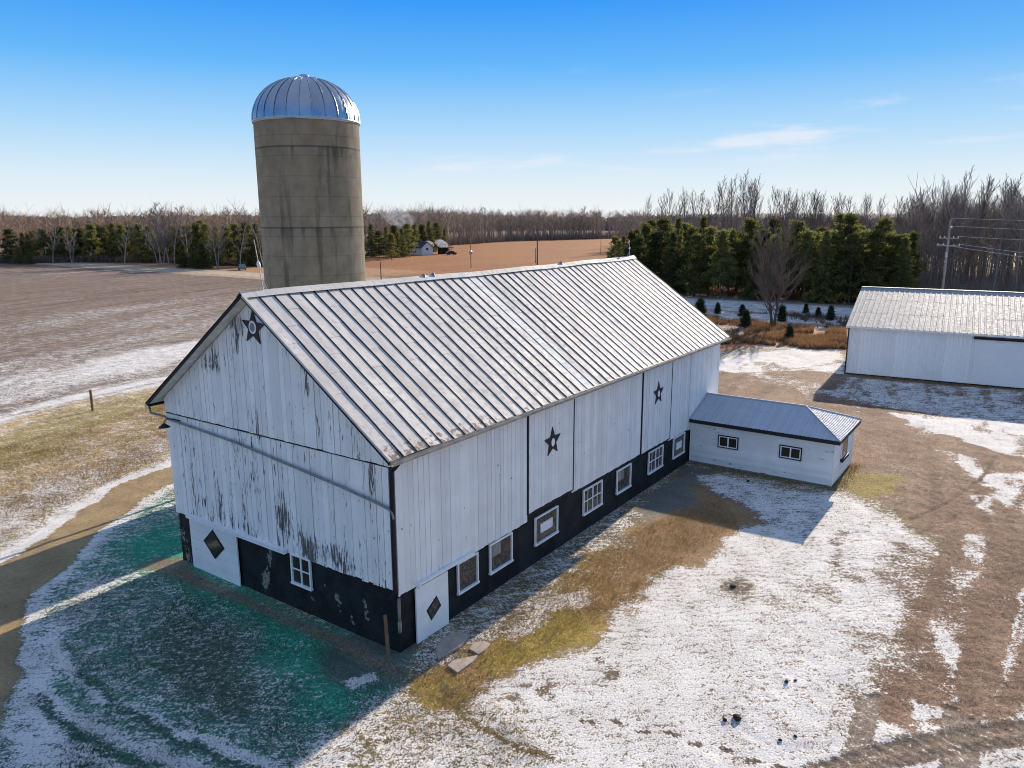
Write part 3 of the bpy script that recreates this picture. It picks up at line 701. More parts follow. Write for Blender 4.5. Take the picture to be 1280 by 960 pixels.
# gable, lower storey and upper storey (upper proud of the lower)
mb = MB(); e = split(.16, W, .27)
for a0, a1 in zip(e[:-1], e[1:]):
    d = rng.uniform(0, .014); foot = ZS + .05*(1-(a0/W)) + rng.uniform(-.03, .03)
    board(mb, 'x', a0+.004, a1-.004-rng.choice([0,.016,.028],p=[.55,.3,.15]), -.04-d, -.005, foot, foot+rng.uniform(-.02,.02), 6.16, 6.16, gwear, rng.random())
gs = mb.build('gable_siding', M['white_siding'], barn)
mb = MB(); e = split(.02, W-.02, .27)
for a0, a1 in zip(e[:-1], e[1:]):
    d = rng.uniform(0, .014)
    zt0, zt1 = roof_z(a0)-.13, roof_z(a1)-.13
    foot = 6.17+rng.uniform(-.015, .01)
    if a0 < W/2 < a1:      # the board under the ridge
        for b0, b1 in ((a0, W/2), (W/2, a1)):
            board(mb, 'x', b0+.002, b1-.002, -.075-d, -.03, foot, foot, roof_z(b0)-.13, roof_z(b1)-.13, gwear, rng.random(), 16)
    else:
        board(mb, 'x', a0+.004, a1-.004-rng.choice([0,.016,.028],p=[.55,.3,.15]), -.075-d, -.03, foot, foot, zt0, zt1, gwear, rng.random(), 16)
mb.build('gable_siding', M['white_siding'], barn)
# black strip in the storey joint, stands in for the shadow line
mb = MB(); mb.box((-.070,.05,6.115), (-.012,W-.03,6.168)); mb.build('shadow_strip', M['black_paint'], barn)
# core behind the boards: black backing in place of shade, so the gaps read dark
mb = MB()
mb.add([(0,.02,ZS+.05),(L-.02,.02,ZS+.05),(L-.02,W-.02,ZS+.05),(0,W-.02,ZS+.05),(0,.02,ZE),(L-.02,.02,ZE),(L-.02,W-.02,ZE),(0,W-.02,ZE),(0,W/2,ZR-.12),(L-.02,W/2,ZR-.12)],
       [(0,1,2,3),(0,1,5,4),(2,3,7,6),(1,2,6,9,5),(0,4,8,7,3),(4,5,9,8),(6,7,8,9)])
mb.build('gap_backing', M['black_paint'], barn)
# long wall
def lwear(x, y, z): return .03 + .10*max(0, 1-(z-2)/.6) + .05*math.sin(x*1.7)**2
def long_boards(mb, x0, x1, zf, zt, o0, o1, wmean=.25):
    e = split(x0, x1, wmean)
    for a0, a1 in zip(e[:-1], e[1:]):
        d = rng.uniform(0, .008); f = zf+rng.uniform(-.015, .015)
        board(mb, 'y', a0+.003, a1-.003-rng.choice([0,.012,.022],p=[.6,.3,.1]), o0-d, o1, f, f, zt, zt, lwear, rng.random(), 8)
for x0_, x1_, zf_ in ((.06,7.10,1.98),(10.46,16.98,2.12),(20.36,22.95,1.97),(22.99,L,1.90)):
    mb = MB(); long_boards(mb, x0_, x1_, zf_, ZE, -.045, -.004); mb.build('long_siding', M['white_siding'], barn)
mb = MB()   # back and far gable
for a0, a1 in zip(*(lambda e: (e[:-1], e[1:]))(split(0, L, .3))):
    board(mb, 'y', a0+.003, a1-.003, W+.045, W+.004, ZS, ZS, ZE, ZE, lwear, rng.random(), 4)
for a0, a1 in zip(*(lambda e: (e[:-1], e[1:]))(split(0, W, .3))):
    zt0 = min(roof_z(a0), roof_z(a1))-.14
    board(mb, 'x', a0+.003, a1-.003, L+.035, L-.012, ZS, ZS, zt0, zt0, lwear, rng.random(), 4)
mb.build('back_siding', M['white_siding'], barn)
# corner board of the long wall, corner post
mb = MB(); mb.box((.0,-.062,1.96), (.055,-.008,ZE)); mb.build('corner_board', M['white_paint'], barn)
mb = MB(); mb.box((L-.1,-.058,1.9), (L+.03,-.047,ZE))
mb.build('corner_board', M['white_paint'], barn)
# hay doors hung proud of the long wall, each with its star
def star_poly(r, rr, cx, cy, rot=0):
    return [(cx+(r if i % 2 == 0 else rr)*math.sin(rot+i*math.pi/5), cy+(r if i % 2 == 0 else rr)*math.cos(rot+i*math.pi/5)) for i in range(10)]
def ell(cx, cy, a, b, n=20): return [(cx+a*math.cos(2*math.pi*i/n), cy+b*math.sin(2*math.pi*i/n)) for i in range(n)]
def hay_door(x0, x1, zf, scx, scz):
    mb = MB(); long_boards(mb, x0+.06, x1-.06, zf, ZE-.06, -.115, -.075)
    hd = mb.build('hay_door', M['white_siding'], barn)
    t = MB()
    t.box((x0-.10,-.10,zf-.06),(x0-.035,-.046,ZE-.05)); t.box((x1+.02,-.128,zf-.06),(x1+.10,-.046,ZE-.05)); t.box((x0-.035,-.105,zf-.07),(x1+.02,-.046,zf-.008))
    t.build('door_edge', M['black_paint'], hd)
    t = MB(); t.box((x0-.03,-.122,zf-.005),(x0+.055,-.047,ZE-.06)); t.build('door_trim', M['white_paint'], hd)
    t = MB(); t.box((x1-.055,-.122,zf-.005),(x1+.015,-.047,ZE-.06))
    t.build('door_trim', M['white_paint'], hd)
    s = MB(); s.prism(star_poly(.61,.265,scx,scz,-.02), lambda u,v,w: (u, -.125-w, v), .03)
    st = s.build('star', M['star_paint'], barn)
    e_ = MB(); e_.prism(ell(scx,scz-.02,.12,.165), lambda u,v,w: (u, -.157-w, v), .012); e_.build('medallion', M['white_paint'], st)
hay_door(7.17, 10.36, 2.33, 8.75, 4.80)
hay_door(17.04, 20.28, 2.14, 18.66, 4.86)
s = MB(); s.prism([(-a, b) for a, b in star_poly(.62,.26,-6.02,9.86,.06)], lambda u,v,w: (-.095-w, u, v), .03)
st = s.build('star', M['star_paint'], barn)
e_ = MB(); e_.prism(ell(6.02,9.88,.19,.22), lambda u,v,w: (-.127-w, u, v), .012); md = e_.build('medallion', M['white_paint'], st)
e_ = MB()
e_.prism(ell(6.02,9.88,.125,.15), lambda u,v,w: (-.141-w, u, v), .008)
e_.build('medallion', simple('emblem_grey', (.22,.23,.25), .6, 0, .8, 14), st)
# foundation
fw = [(6.33,1.47),(6.5,0.81),(6.19,1.97),(2.84,1.12),(2.71,0.78),(1.52,1.24),(1.43,0.84),(11.46,0.27),(11.7,1.13),(4.06,0.66),(2.12,0.48),(6.68,0.44),(3.41,1.24)]
def fwear(x, y, z):
    w = .04
    if x < .3:
        for i, (cy, cz) in enumerate(fw):
            r = (.22,.24,.20,.16,.16,.14,.18,.32,.26,.14,.16,.25,.14)[i]
            w += .55*math.exp(-((y-cy)/r)**2-((z-cz)/(r*1.6))**2)
        w += .10*max(0, .4-z)
    return w
mb = MB()
def grid_wall(p, q, z0, z1, nu, nz, out):
    vs = []; fs = []
    for i in range(nu+1):
        for k in range(nz+1):
            t = i/nu; x = p[0]+(q[0]-p[0])*t; y = p[1]+(q[1]-p[1])*t; j = rng.uniform(-.012,.012) if 0 < k < nz else 0
            vs.append((x+out[0]*j, y+out[1]*j, z0+(z1-z0)*k/nz))
    for i in range(nu):
        for k in range(nz): a = i*(nz+1)+k; fs.append((a, a+nz+1, a+nz+2, a+1))
    mb.add(vs, fs, wear=fwear)
grid_wall((.03,.03),(.03,W-.03),-.4,ZS+.12,96,16,(1,0)); grid_wall((.03,.03),(L-.05,.03),-.4,ZS+.3,120,10,(0,1))
grid_wall((L-.05,.03),(L-.05,W-.03),-.4,ZS+.3,12,4,(1,0)); grid_wall((.03,W-.03),(L-.05,W-.03),-.4,ZS+.1,30,4,(0,1))
mb.build('foundation', M['painted_stone'], barn)

# doors, tracks and windows
def diamond(cx, cz, a, b): return [(cx+a, cz), (cx, cz+b), (cx-a, cz), (cx, cz-b)]
# gable door
mb = MB()
for k in range(5):
    z0 = .0+k*.412; mb.box((-.10,7.98,z0+.004), (-.055,10.95,z0+.408), wear=lambda x,y,z: .10+.12*max(0,.5-z), tint=rng.random())
gd = mb.build('door', M['clapboard'], barn)
mb = MB(); mb.prism(diamond(9.42,1.32,.66,.60), lambda u,v,w: (-.104-w,u,v), .012); dwn = mb.build('door_window', M['black_paint'], gd)
mb = MB(); mb.prism(diamond(9.42,1.32,.54,.49), lambda u,v,w: (-.119-w,u,v), .008); pn = mb.build('window_pane', M['dark_glass'], gd)
mb = MB(); mb.box((-.19,5.15,2.06),(-.06,11.02,2.20)); mb.box((-.22,5.15,2.195),(-.05,11.02,2.225))
mb.build('door_track', M['white_paint'], barn)
# long-wall door
mb = MB(); mb.box((.70,-.115,.02), (2.27,-.06,1.93), wear=lambda x,y,z: .02+.10*max(0,.4-z), tint=.2)
ld = mb.build('door', M['white_siding'], barn)
mb = MB(); mb.prism([(1.16,.98),(1.66,1.30),(1.88,.86),(1.38,.54)], lambda u,v,w: (u,-.118-w,v), .012); mb.build('door_window', M['black_paint'], ld)
mb = MB(); mb.prism([(1.23,.97),(1.65,1.235),(1.815,.87),(1.39,.605)], lambda u,v,w: (u,-.133-w,v), .008); mb.build('window_pane', M['dusty_glass'], ld)
mb = MB(); mb.box((.84,-.17,2.00),(3.66,-.055,2.09)); mb.box((.78,-.20,1.93),(.86,-.05,2.14)); mb.build('door_track', M['white_paint'], barn)

def barn_window(kind, a0, a1, z0, z1, style):
    """kind 'y' on the long wall (a = x), 'x' on the gable (a = y)"""
    P = (lambda a,o,z: (a,-o,z)) if kind == 'y' else (lambda a,o,z: (-o,a,z))
    def bx(mb, a, b, za, zb, o0, o1):
        p = [P(a,o0,za),P(b,o0,za),P(b,o1,za),P(a,o1,za),P(a,o0,zb),P(b,o0,zb),P(b,o1,zb),P(a,o1,zb)]; mb.hexa(p)
    mb = MB(); f = .062
    bx(mb,a0,a0+f,z0,z1,.0,.075); bx(mb,a1-f,a1,z0,z1,.0,.075); bx(mb,a0+f,a1-f,z1-f,z1,.0,.072); bx(mb,a0-.02,a1+.02,z0-.03,z0+f*.7,-.0,.10)
    wn = mb.build('window', M['white_paint'], barn)
    mb = MB(); bx(mb,a0+f,a1-f,z0+f*.7,z1-f,-.01,.012); mb.build('pane', M['dusty_glass' if style != 'dark' else 'dark_glass'], wn)
    mb = MB(); m = (a0+a1)/2; h = (z0+z1)/2
    if style in ('sash', 'dark'):
        bx(mb,m-.03,m+.03,z0+f*.7,z1-f,.014,.05); bx(mb,a0+f,m-.03,h-.02,h+.02,.014,.045); bx(mb,m+.03,a1-f,h-.02,h+.02,.014,.045)
        if style == 'sash':
            for q_ in (.25,.75):
                xx = a0+(a1-a0)*q_; bx(mb,xx-.012,xx+.012,z0+f*.7,h-.02,.014,.035); bx(mb,xx-.012,xx+.012,h+.02,z1-f,.014,.035)
    elif style == 'vent':
        bx(mb,a0+.42,a1-.42,h-.19,h-.15,.014,.06); bx(mb,a0+.42,a1-.42,h+.15,h+.19,.014,.06); bx(mb,a0+.42,a0+.46,h-.15,h+.15,.014,.06); bx(mb,a1-.46,a1-.42,h-.15,h+.15,.014,.06); bx(mb,a0+.46,a1-.46,h-.15,h+.15,.014,.03)
    elif style == 'board':
        bx(mb,a0+f,a0+f+(a1-a0)*.45,h,z1-f,.014,.03)
    if mb.v: mb.build('sash', M['white_paint'] if style != 'board' else M['grey_wood'], wn)
for a0, a1, st_ in ((2.86,4.0,'plain'),(4.69,6.1,'board'),(7.65,9.35,'vent'),(11.44,13.14,'sash'),(14.56,16.02,'board'),(17.98,19.72,'sash'),(21.05,22.58,'vent')):
    barn_window('y', a0, a1, .80, 1.94, st_)
barn_window('x', 3.98, 5.0, 1.02, 2.12, 'dark')

# the roof: slabs, sheets with ribs, fascia, soffit, gutter
NP = 49
xs = np.linspace(-OG, L+OG, NP+1)
SL = math.hypot(W/2+OE, RIDGE_Z-EAVE_Z); cth = (W/2+OE)/SL; sth = (RIDGE_Z-EAVE_Z)/SL
def on_roof(side, x, s, h):
    """s metres up from the eave, h off the slope"""
    y = -OE + s*cth - h*sth; z = EAVE_Z + s*sth + h*cth
    return (x, y if side == 0 else W-y, z)
mb = MB()
def sag(x): return -.05*math.sin(math.pi*(x+OG)/(L+2*OG))**2 + .012*math.sin(x*2.1) + .01*math.sin(x*.9+1)
for side in (0, 1):
    for i in range(NP):
        x0, x1 = xs[i], xs[i+1]
        cut = [0] ; s = .55 + ((i*.77) % 2.35)
        while s < SL-.5: cut.append(s); s += 2.35+rng.uniform(-.05,.05)
        cut.append(SL)
        for j in range(len(cut)-1):
            s0, s1 = cut[j], cut[j+1]
            tn = rng.random(); lift = .008
            n = max(2, int((s1-s0)/.5)); vs = []; fs = []
            rst = []
            for k in range(n+1):
                s = s0+(s1-s0)*k/n; hh = lift*(1-k/n) if j else .004
                for x in (x0, (x0+x1)/2, x1):
                    wv = .003*(rng.random()-.5)+.003*math.sin(x*3+s*2.3)
                    p = on_roof(side, x, s, hh+wv*(0 if x != (x0+x1)/2 else 1)); vs.append((p[0], p[1], p[2]+sag(x)))
                    near_e = max(0, 1-s/1.3)
                    rst.append(near_e*(.62 if x < 7 else .42 if x < 14 else .25) + (.14 if (j == 0 and i < 9) else 0) + (.10 if i == 0 else 0) - .12)
            for k in range(n):
                for c in range(2): a = k*3+c; fs.append((a, a+1, a+4, a+3))
            # the lower edge of each sheet has a small drop
            vs += [on_roof(side, x0, s0, -.01), on_roof(side, x1, s0, -.01)]
            vs[-2] = (vs[-2][0], vs[-2][1], vs[-2][2]+sag(x0)); vs[-1] = (vs[-1][0], vs[-1][1], vs[-1][2]+sag(x1))
            q0 = len(vs)-2; fs.append((q0, q0+1, 2, 1)); fs.append((q0, 1, 0)) ; rst += [.3, .3]
            mb.add(vs, fs, tint=tn, rust=rst)
rf = mb.build('roof', M['barn_roof'], barn, smooth=False, fix=False)
# standing ribs
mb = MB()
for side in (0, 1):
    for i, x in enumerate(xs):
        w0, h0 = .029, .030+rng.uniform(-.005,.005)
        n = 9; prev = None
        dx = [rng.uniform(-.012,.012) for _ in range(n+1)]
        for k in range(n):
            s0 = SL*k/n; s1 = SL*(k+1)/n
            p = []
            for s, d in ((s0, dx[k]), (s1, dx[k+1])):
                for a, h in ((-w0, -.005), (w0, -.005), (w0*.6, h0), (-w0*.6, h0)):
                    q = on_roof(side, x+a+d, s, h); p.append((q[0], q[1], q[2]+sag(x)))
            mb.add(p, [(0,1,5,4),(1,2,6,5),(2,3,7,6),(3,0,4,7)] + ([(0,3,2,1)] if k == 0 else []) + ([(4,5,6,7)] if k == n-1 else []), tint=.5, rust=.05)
mb.build('standing_seam', M['seam_shade'], rf)
# ridge cap
mb = MB()
for i in range(14):
    a = -OG-.02+(L+2*OG+.04)*i/14; b = -OG-.02+(L+2*OG+.04)*(i+1)/14+.02
    z0, z1 = sag(a), sag(b)
    for side in (0, 1):
        p = [on_roof(side,a,SL-.22,.062),on_roof(side,b,SL-.22,.062),on_roof(side,b,SL+.0,.072),on_roof(side,a,SL+.0,.072)]
        p = [(v[0], W/2 if k >= 2 else v[1], v[2]+(z0 if k in (0,3) else z1)+(.05 if k >= 2 else 0)) for k, v in enumerate(p)]
        mb.add(p, [(0,1,2,3)], tint=.4, rust=.02)
mb.build('ridge_cap', M['barn_roof'], rf, fix=False)
# decking below (soffit boards seen from under the overhang)
mb = MB()
for side in (0, 1):
    n = 24
    for k in range(n):
        s0, s1 = SL*k/n+.006, SL*(k+1)/n-.006
        p = [on_roof(side,x,s,h) for h in (-.075,-.045) for x, s in ((-OG+.05,s0),(L+OG-.05,s0),(L+OG-.05,s1),(-OG+.05,s1))]
        mb.hexa(p)
mb.build('soffit', M['soffit'], rf)
# rake boards and eave fascia
mb = MB()
for side in (0, 1):
    for x0, x1 in ((-OG-.01,-OG+.04),(L+OG-.04,L+OG+.01)):
        p = [on_roof(side,x,s,h) for h in (-.10,-.012) for x, s in ((x0,0),(x1,0),(x1,SL-.01),(x0,SL-.01))]
        mb.hexa([(a, (min(b, W/2) if side == 0 else max(b, W/2)), c+(-.0)) for a, b, c in p])
    p = [on_roof(side,x,s,h) for h in (-.17,-.012) for x, s in ((-OG+.045,-.0),(L+OG-.045,-.0),(L+OG-.045,.035),(-OG+.045,.035))]
    mb.hexa(p)
mb.build('fascia', M['black_paint'], rf)
mb = MB()
for side in (0,):
    for x0 in (-OG-.035,):
        p = [on_roof(side,x,s,h) for h in (.0,.07) for x, s in ((x0,0),(x0+.10,0),(x0+.10,SL-.1),(x0,SL-.1))]
        mb.hexa(p)
mb.build('rake_trim', M['barn_roof'], rf)
mb = MB()
for y0, sgn in ((-OE, -1), (W+OE, 1)):
    prof = [(0,.02),(.0,-.09),(.04,-.12),(.10,-.11),(.125,-.05),(.125,.0),(.112,.0),(.10,-.09),(.045,-.10),(.012,-.08),(.012,.02)]
    mb.prism(prof, lambda u,v,w, y0=y0, sgn=sgn: (-OG+.02+w, y0+sgn*u+sgn*.01, EAVE_Z-.03+v), L+2*OG-.04)
mb.build('gutter', M['gutter_metal'], barn)
# downspouts: across the gable from the back gutter, then down the near corner
mb = MB()
d = [(11.7,5.93),(7.41,5.69),(2.16,5.15),(0.49,4.93),(0.1,4.86)]
mb.tube([(-.42,W+OE+.06,EAVE_Z-.16),(-.40,W+OE+.02,EAVE_Z-.42),(-.16,W-.05,6.0)]+[(-.15,y,z) for y,z in d]+[(-.13,-.02,4.78),(-.11,-.05,4.55)], .045, 8)
mb.build('downspout', M['grey_pipe'], barn, smooth=True)
mb = MB()
mb.tube([(-.2,-.42,EAVE_Z-.14),(-.15,-.2,EAVE_Z-.35),(-.09,-.02,EAVE_Z-.5),(-.09,.0,4.0),(-.09,.0,2.2),(-.12,.08,2.0),(-.12,.16,1.86)], .075, 8)
mb.build('downspout', M['black_paint'], barn, smooth=True)
mb = MB(); mb.tube([(.0,-.04,1.9),(.0,-.04,1.1)], .05, 8); mb.tube([(.0,-.04,1.12),(.0,-.04,.75)], .062, 8); mb.build('drain_pipe', M['grey_wood'], barn, smooth=True)
# gooseneck lamp by the back corner of the gable
mb = MB()
mb.tube([(-.05,10.95,5.92),(-.25,11.05,6.02),(-.42,11.18,6.05),(-.5,11.3,5.95),(-.5,11.32,5.82)], .022, 6)
bl = mb.build('barn_lamp', M['black_paint'], barn)
mb = MB(); mb.tube([(-.5,11.32,5.86),(-.5,11.32,5.80),(-.5,11.32,5.72)], [.05,.12,.22], 14); mb.build('lamp_shade', M['black_paint'], bl)
# lightning rods
def rod(x, h, lean):
    z = RIDGE_Z+sag(x)+.10
    mb = MB(); mb.tube([(x,W/2,z-.06),(x+lean*.5,W/2,z+h*.5),(x+lean,W/2,z+h)], [.022,.016,.008], 6)
    for s in (-1,1): mb.tube([(x+.2*s,W/2+.05,z-.04),(x,W/2,z+.32)], .012, 5)
    r = mb.build('lightning_rod', M['rod_metal'], barn)
    mb = MB(); mb.tube([(x+lean*.42,W/2,z+h*.42),(x+lean*.45,W/2,z+h*.45),(x+lean*.5,W/2,z+h*.5),(x+lean*.55,W/2,z+h*.55),(x+lean*.58,W/2,z+h*.58)], [.01,.05,.065,.05,.01], 8); mb.build('rod_ball', M['insulator'], r)
rod(.35, 1.62, -.22); rod(27.3, .95, 0)
# vent lumps on the ridge
mb = MB()
for x in (8.3, 8.9, 19.2): mb.tube([(x,W/2,RIDGE_Z+sag(x)+.05),(x+.02,W/2,RIDGE_Z+sag(x)+.19)], [.11,.05], 8); mb.build('ridge_vent', M['grey_pipe'], rf); mb = MB()

# ------------------------------------------------------------------ silo
SX, SY, SR, SH = 10.78, 15.5, 2.52, 18.05
silo = empty('silo', (SX, SY, 0), 1.7)
tag(silo, 'tall round concrete silo with ribbed steel dome rising behind the barn', 'silo')
mb = MB(); n = 72
prof = [(-.3, SR+.02)]+[(z, SR) for z in np.linspace(.2, SH, 40)]
vs = [(r*math.cos(2*math.pi*k/n), r*math.sin(2*math.pi*k/n), z) for z, r in prof for k in range(n)]
fs = [(i*n+k, i*n+(k+1) % n, (i+1)*n+(k+1) % n, (i+1)*n+k) for i in range(len(prof)-1) for k in range(n)]
mb.add(vs, fs); mb.build('silo_wall', M['silo_concrete'], silo, smooth=True)
mb = MB(); ng = 26; nv = 12; DH = 2.06; RD = SR+.035
def dome(a, t, off=0):
    th = t*math.pi/2; r = (RD+off)*math.cos(th)**.92; z = SH-.05+DH*math.sin(th)
    return (r*math.cos(a), r*math.sin(a), z+off)
for g in range(ng):
    a0 = 2*math.pi*g/ng; a1 = 2*math.pi*(g+1)/ng
    vs = []; fs = []
    for k in range(nv+1):
        for c in range(5):
            vs.append(dome(a0+(a1-a0)*c/4, k/nv*.985, .0 if c in (0,4) else .02))
    for k in range(nv):
        for c in range(4): a = k*5+c; fs.append((a,a+1,a+6,a+5))
    mb.add(vs, fs, tint=rng.random())
dm_ = mb.build('dome', M['dome_metal'], silo, smooth=True, fix=False)
mb = MB()
for g in range(ng):
    a = 2*math.pi*g/ng
    mb.tube([dome(a, k/10*.97, .025) for k in range(11)], .028, 5, tint=0)
mb.tube([(0,0,SH+DH-.1),(0,0,SH+DH+.10),(0,0,SH+DH+.16)], [.32,.22,.02], 12)
mb.build('dome_rib', M['dome_metal'], dm_)
mb = MB(); 
vs = [((RD+dr)*math.cos(2*math.pi*k/n), (RD+dr)*math.sin(2*math.pi*k/n), SH+z) for z, dr in ((-.16,-.03),(-.14,.02),(-.02,.03),(.01,-.02)) for k in range(n)]
fs = [(i*n+k, i*n+(k+1) % n, (i+1)*n+(k+1) % n, (i+1)*n+k) for i in range(3) for k in range(n)]
mb.add(vs, fs); mb.build('rim_band', M['dome_metal'], silo, smooth=True)
mb = MB(); fr_ = lambda p: (p[0]*math.cos(1.7)+p[1]*math.sin(1.7), -p[0]*math.sin(1.7)+p[1]*math.cos(1.7), p[2])
mb.tube([fr_(p) for p in [(-.2,SR+.62,0),(-.2,SR+.62,8),(-.2,SR+.62,SH+.9),(-.2,SR+.35,SH+1.5),(-.15,SR-.3,SH+1.55)]], .10, 10)
for z in (3,7,11,15): mb.tube([fr_((-.2,SR-.02,z)),fr_((-.2,SR+.62,z))], .03, 5)
mb.build('fill_pipe', M['gutter_metal'], silo, smooth=True)

# ------------------------------------------------------------------ milk house
A1, A2, LA, AE, AR, AO = 23.39, 27.90, 7.58, 2.50, 3.50, .30
mh = empty('milk_house', (A1, 0, 0))
tag(mh, 'low white clapboard annex with hipped blue metal roof joined to the barn', 'outbuilding')
def rel(p): return (p[0]-A1, p[1], p[2])
mb = MB()
def hwear(x, y, z): return .10 + .22*max(0, 1-z/.7) + .16*math.exp(-((y+1.2)/1.2)**2-((z-1.5)/1)**2)
nb = 13
for k in range(nb):
    z0 = .12+k*(2.36-.12)/nb; z1 = .12+(k+1)*(2.36-.12)/nb
    def seg(p, q, o, nu, z0=z0, z1=z1):
        vs = []; fs = []
        for i in range(nu+1):
            t = i/nu; x = p[0]+(q[0]-p[0])*t; y = p[1]+(q[1]-p[1])*t
            vs += [rel((x+o[0]*.028, y+o[1]*.028, z0)), rel((x+o[0]*.012, y+o[1]*.012, z1)), rel((x, y, z0))]
        for i in range(nu): a = i*3; fs += [(a,a+3,a+4,a+1),(a+2,a+5,a+3,a)]
        mb.add(vs, fs, wear=hwear, tint=rng.random())
    seg((A1,-LA),(A1,-.05),(-1,0),24); seg((A2,-LA),(A1,-LA),(0,-1),12); seg((A2,-.05),(A2,-LA),(1,0),10)
wl = mb.build('wall', M['clapboard'], mh)
mb = MB(); mb.box(rel((A1+.012,-LA+.012,-.1)), rel((A2-.012,-.06,2.4))); mb.build('footing', M['grey_wood'], mh)
for p0, p1 in (((A1-.04,-LA-.04,.1),(A1+.06,-LA+.0,2.36)),((A2-.06,-LA-.04,.1),(A2+.04,-LA,2.36)),((A1-.045,-.07,.1),(A1-.0,-.055,2.36))):
    mb = MB(); mb.box(rel(p0), rel(p1)); mb.build('corner_board', M['white_paint'], mh)
# hipped roof with fine ribs
xm = (A1+A2)/2; YR = -5.54
e0, e1, ye = A1-AO, A2+AO, -LA-AO
zf = AE+.06
mb = MB()
def face(p, q, r_, s_, ncount):
    """quad/triangle field p-q at the eave, s_-r_ on the ridge; ribs run upslope"""
    p, q, r_, s_ = map(Vector, (p, q, r_, s_))
    nrm = (q-p).cross(s_-p).normalized()
    if nrm.z < 0: nrm = -nrm
    for i in range(ncount):
        for (u0, u1, h0, h1) in ((i/ncount,(i+.70)/ncount,0,0),((i+.70)/ncount,(i+.78)/ncount,0,.022),((i+.78)/ncount,(i+.92)/ncount,.022,.022),((i+.92)/ncount,(i+1)/ncount,.022,0)):
            pts = []
            for u, h in ((u0,h0),(u1,h1)):
                b0 = p+(q-p)*u
                pts.append((b0+nrm*h, u, h))
            vs = []
            for b0, u, h in pts:
                # up-slope direction perpendicular to the eave, clipped by the hips
                e_dir = (q-p).normalized(); Lq = (q-p).length; d0 = u*Lq
                up_ = nrm.cross(e_dir); up_ = up_ if up_.z > 0 else -up_
                a_s = (s_-p).dot(e_dir); h_s = (s_-p).dot(up_); a_r = (r_-p).dot(e_dir)
                hmax = h_s
                if a_s > 1e-6 and d0 < a_s: hmax = min(hmax, h_s*d0/a_s)
                if Lq-a_r > 1e-6 and d0 > a_r: hmax = min(hmax, h_s*(Lq-d0)/(Lq-a_r))
                vs += [rel(b0), rel(b0+up_*hmax)]
            mb.add(vs, [(0,2,3,1)], tint=(i*7 % 5)/5, rust=-.2)
face((e0,-.02,zf),(e0,ye,zf),(xm,YR,AR),(xm,-.02,AR),38)
face((e1,ye,zf),(e1,-.02,zf),(xm,-.02,AR),(xm,YR,AR),38)
face((e0,ye,zf),(e1,ye,zf),(xm,YR,AR),(xm,YR,AR),22)
hr = mb.build('roof', M['hip_roof'], mh, fix=False)
mb = MB()
for a, b in (((e0,ye,zf),(xm,YR,AR)),((e1,ye,zf),(xm,YR,AR)),((xm,YR,AR),(xm,-.03,AR)),((e0,-.04,zf),(xm,-.04,AR))):
    mb.tube([rel((a[0],a[1],a[2]+.02)), rel((b[0],b[1],b[2]+.02))], .055, 6, tint=.2, rust=-.2)
mb.build('ridge_cap', M['hip_roof'], hr)
mb = MB()
mb.box(rel((e0,ye,zf-.20)), rel((e0+.04,-.05,zf-.01))); mb.box(rel((e1-.04,ye,zf-.20)), rel((e1,-.05,zf-.01))); mb.box(rel((e0+.04,ye,zf-.20)), rel((e1-.04,ye+.04,zf-.012)))
mb.box(rel((e0+.04,ye+.04,zf-.17)), rel((e1-.04,-.06,zf-.14)))
mb.build('fascia', M['star_paint'], hr)
for y0, y1 in ((-2.72,-1.70),(-6.01,-4.98)):
    mb = MB(); z0, z1 = 1.21, 1.81; x = -.03
    mb.box((x-.05,y0-.05,z0-.05),(x+.02,y1+.05,z0)); mb.box((x-.05,y0-.05,z1),(x+.02,y1+.05,z1+.05)); mb.box((x-.05,y0-.05,z0),(x+.02,y0,z1)); mb.box((x-.05,y1,z0),(x+.02,y1+.05,z1))
    wn = mb.build('window', M['black_paint'], mh)
    mb = MB(); f = .055; mm = (y0+y1)/2
    mb.box((x-.035,y0,z0),(x+.01,y0+f,z1)); mb.box((x-.035,y1-f,z0),(x+.01,y1,z1)); mb.box((x-.035,y0+f,z0),(x+.01,y1-f,z0+f)); mb.box((x-.035,y0+f,z1-f),(x+.01,y1-f,z1)); mb.box((x-.03,mm-.035,z0+f),(x+.01,mm+.035,z1-f))
    mb.build('sash', M['white_paint'], wn)
    mb = MB(); mb.box((x-.012,y0+.01,z0+.01),(x+.006,y1-.01,z1-.01)); mb.build('pane', M['dark_glass'], wn)
mb = MB(); x0, x1 = 25.0-A1, 26.35-A1
mb.box((x0-.07,-LA-.07,1.13),(x1+.07,-LA-.02,1.20)); mb.box((x0-.07,-LA-.07,2.05),(x1+.07,-LA-.02,2.12)); mb.box((x0-.07,-LA-.07,1.20),(x0,-LA-.02,2.05)); mb.box((x1,-LA-.07,1.20),(x1+.07,-LA-.02,2.05))
wn = mb.build('window', M['white_paint'], mh)
mb = MB(); mb.box((x0,-LA-.05,1.20),(x1,-LA-.03,2.05)); mb.build('pane', M['dark_glass'], wn)
mb = MB(); mb.box((x0-.05,-LA-.16,.95),(x1+.05,-LA-.03,1.12)); mb.build('window_box', M['black_paint'], wn)
mb = MB(); mb.box((-.20,-LA-.3,-.02),(.3,-LA+.1,.03)); 

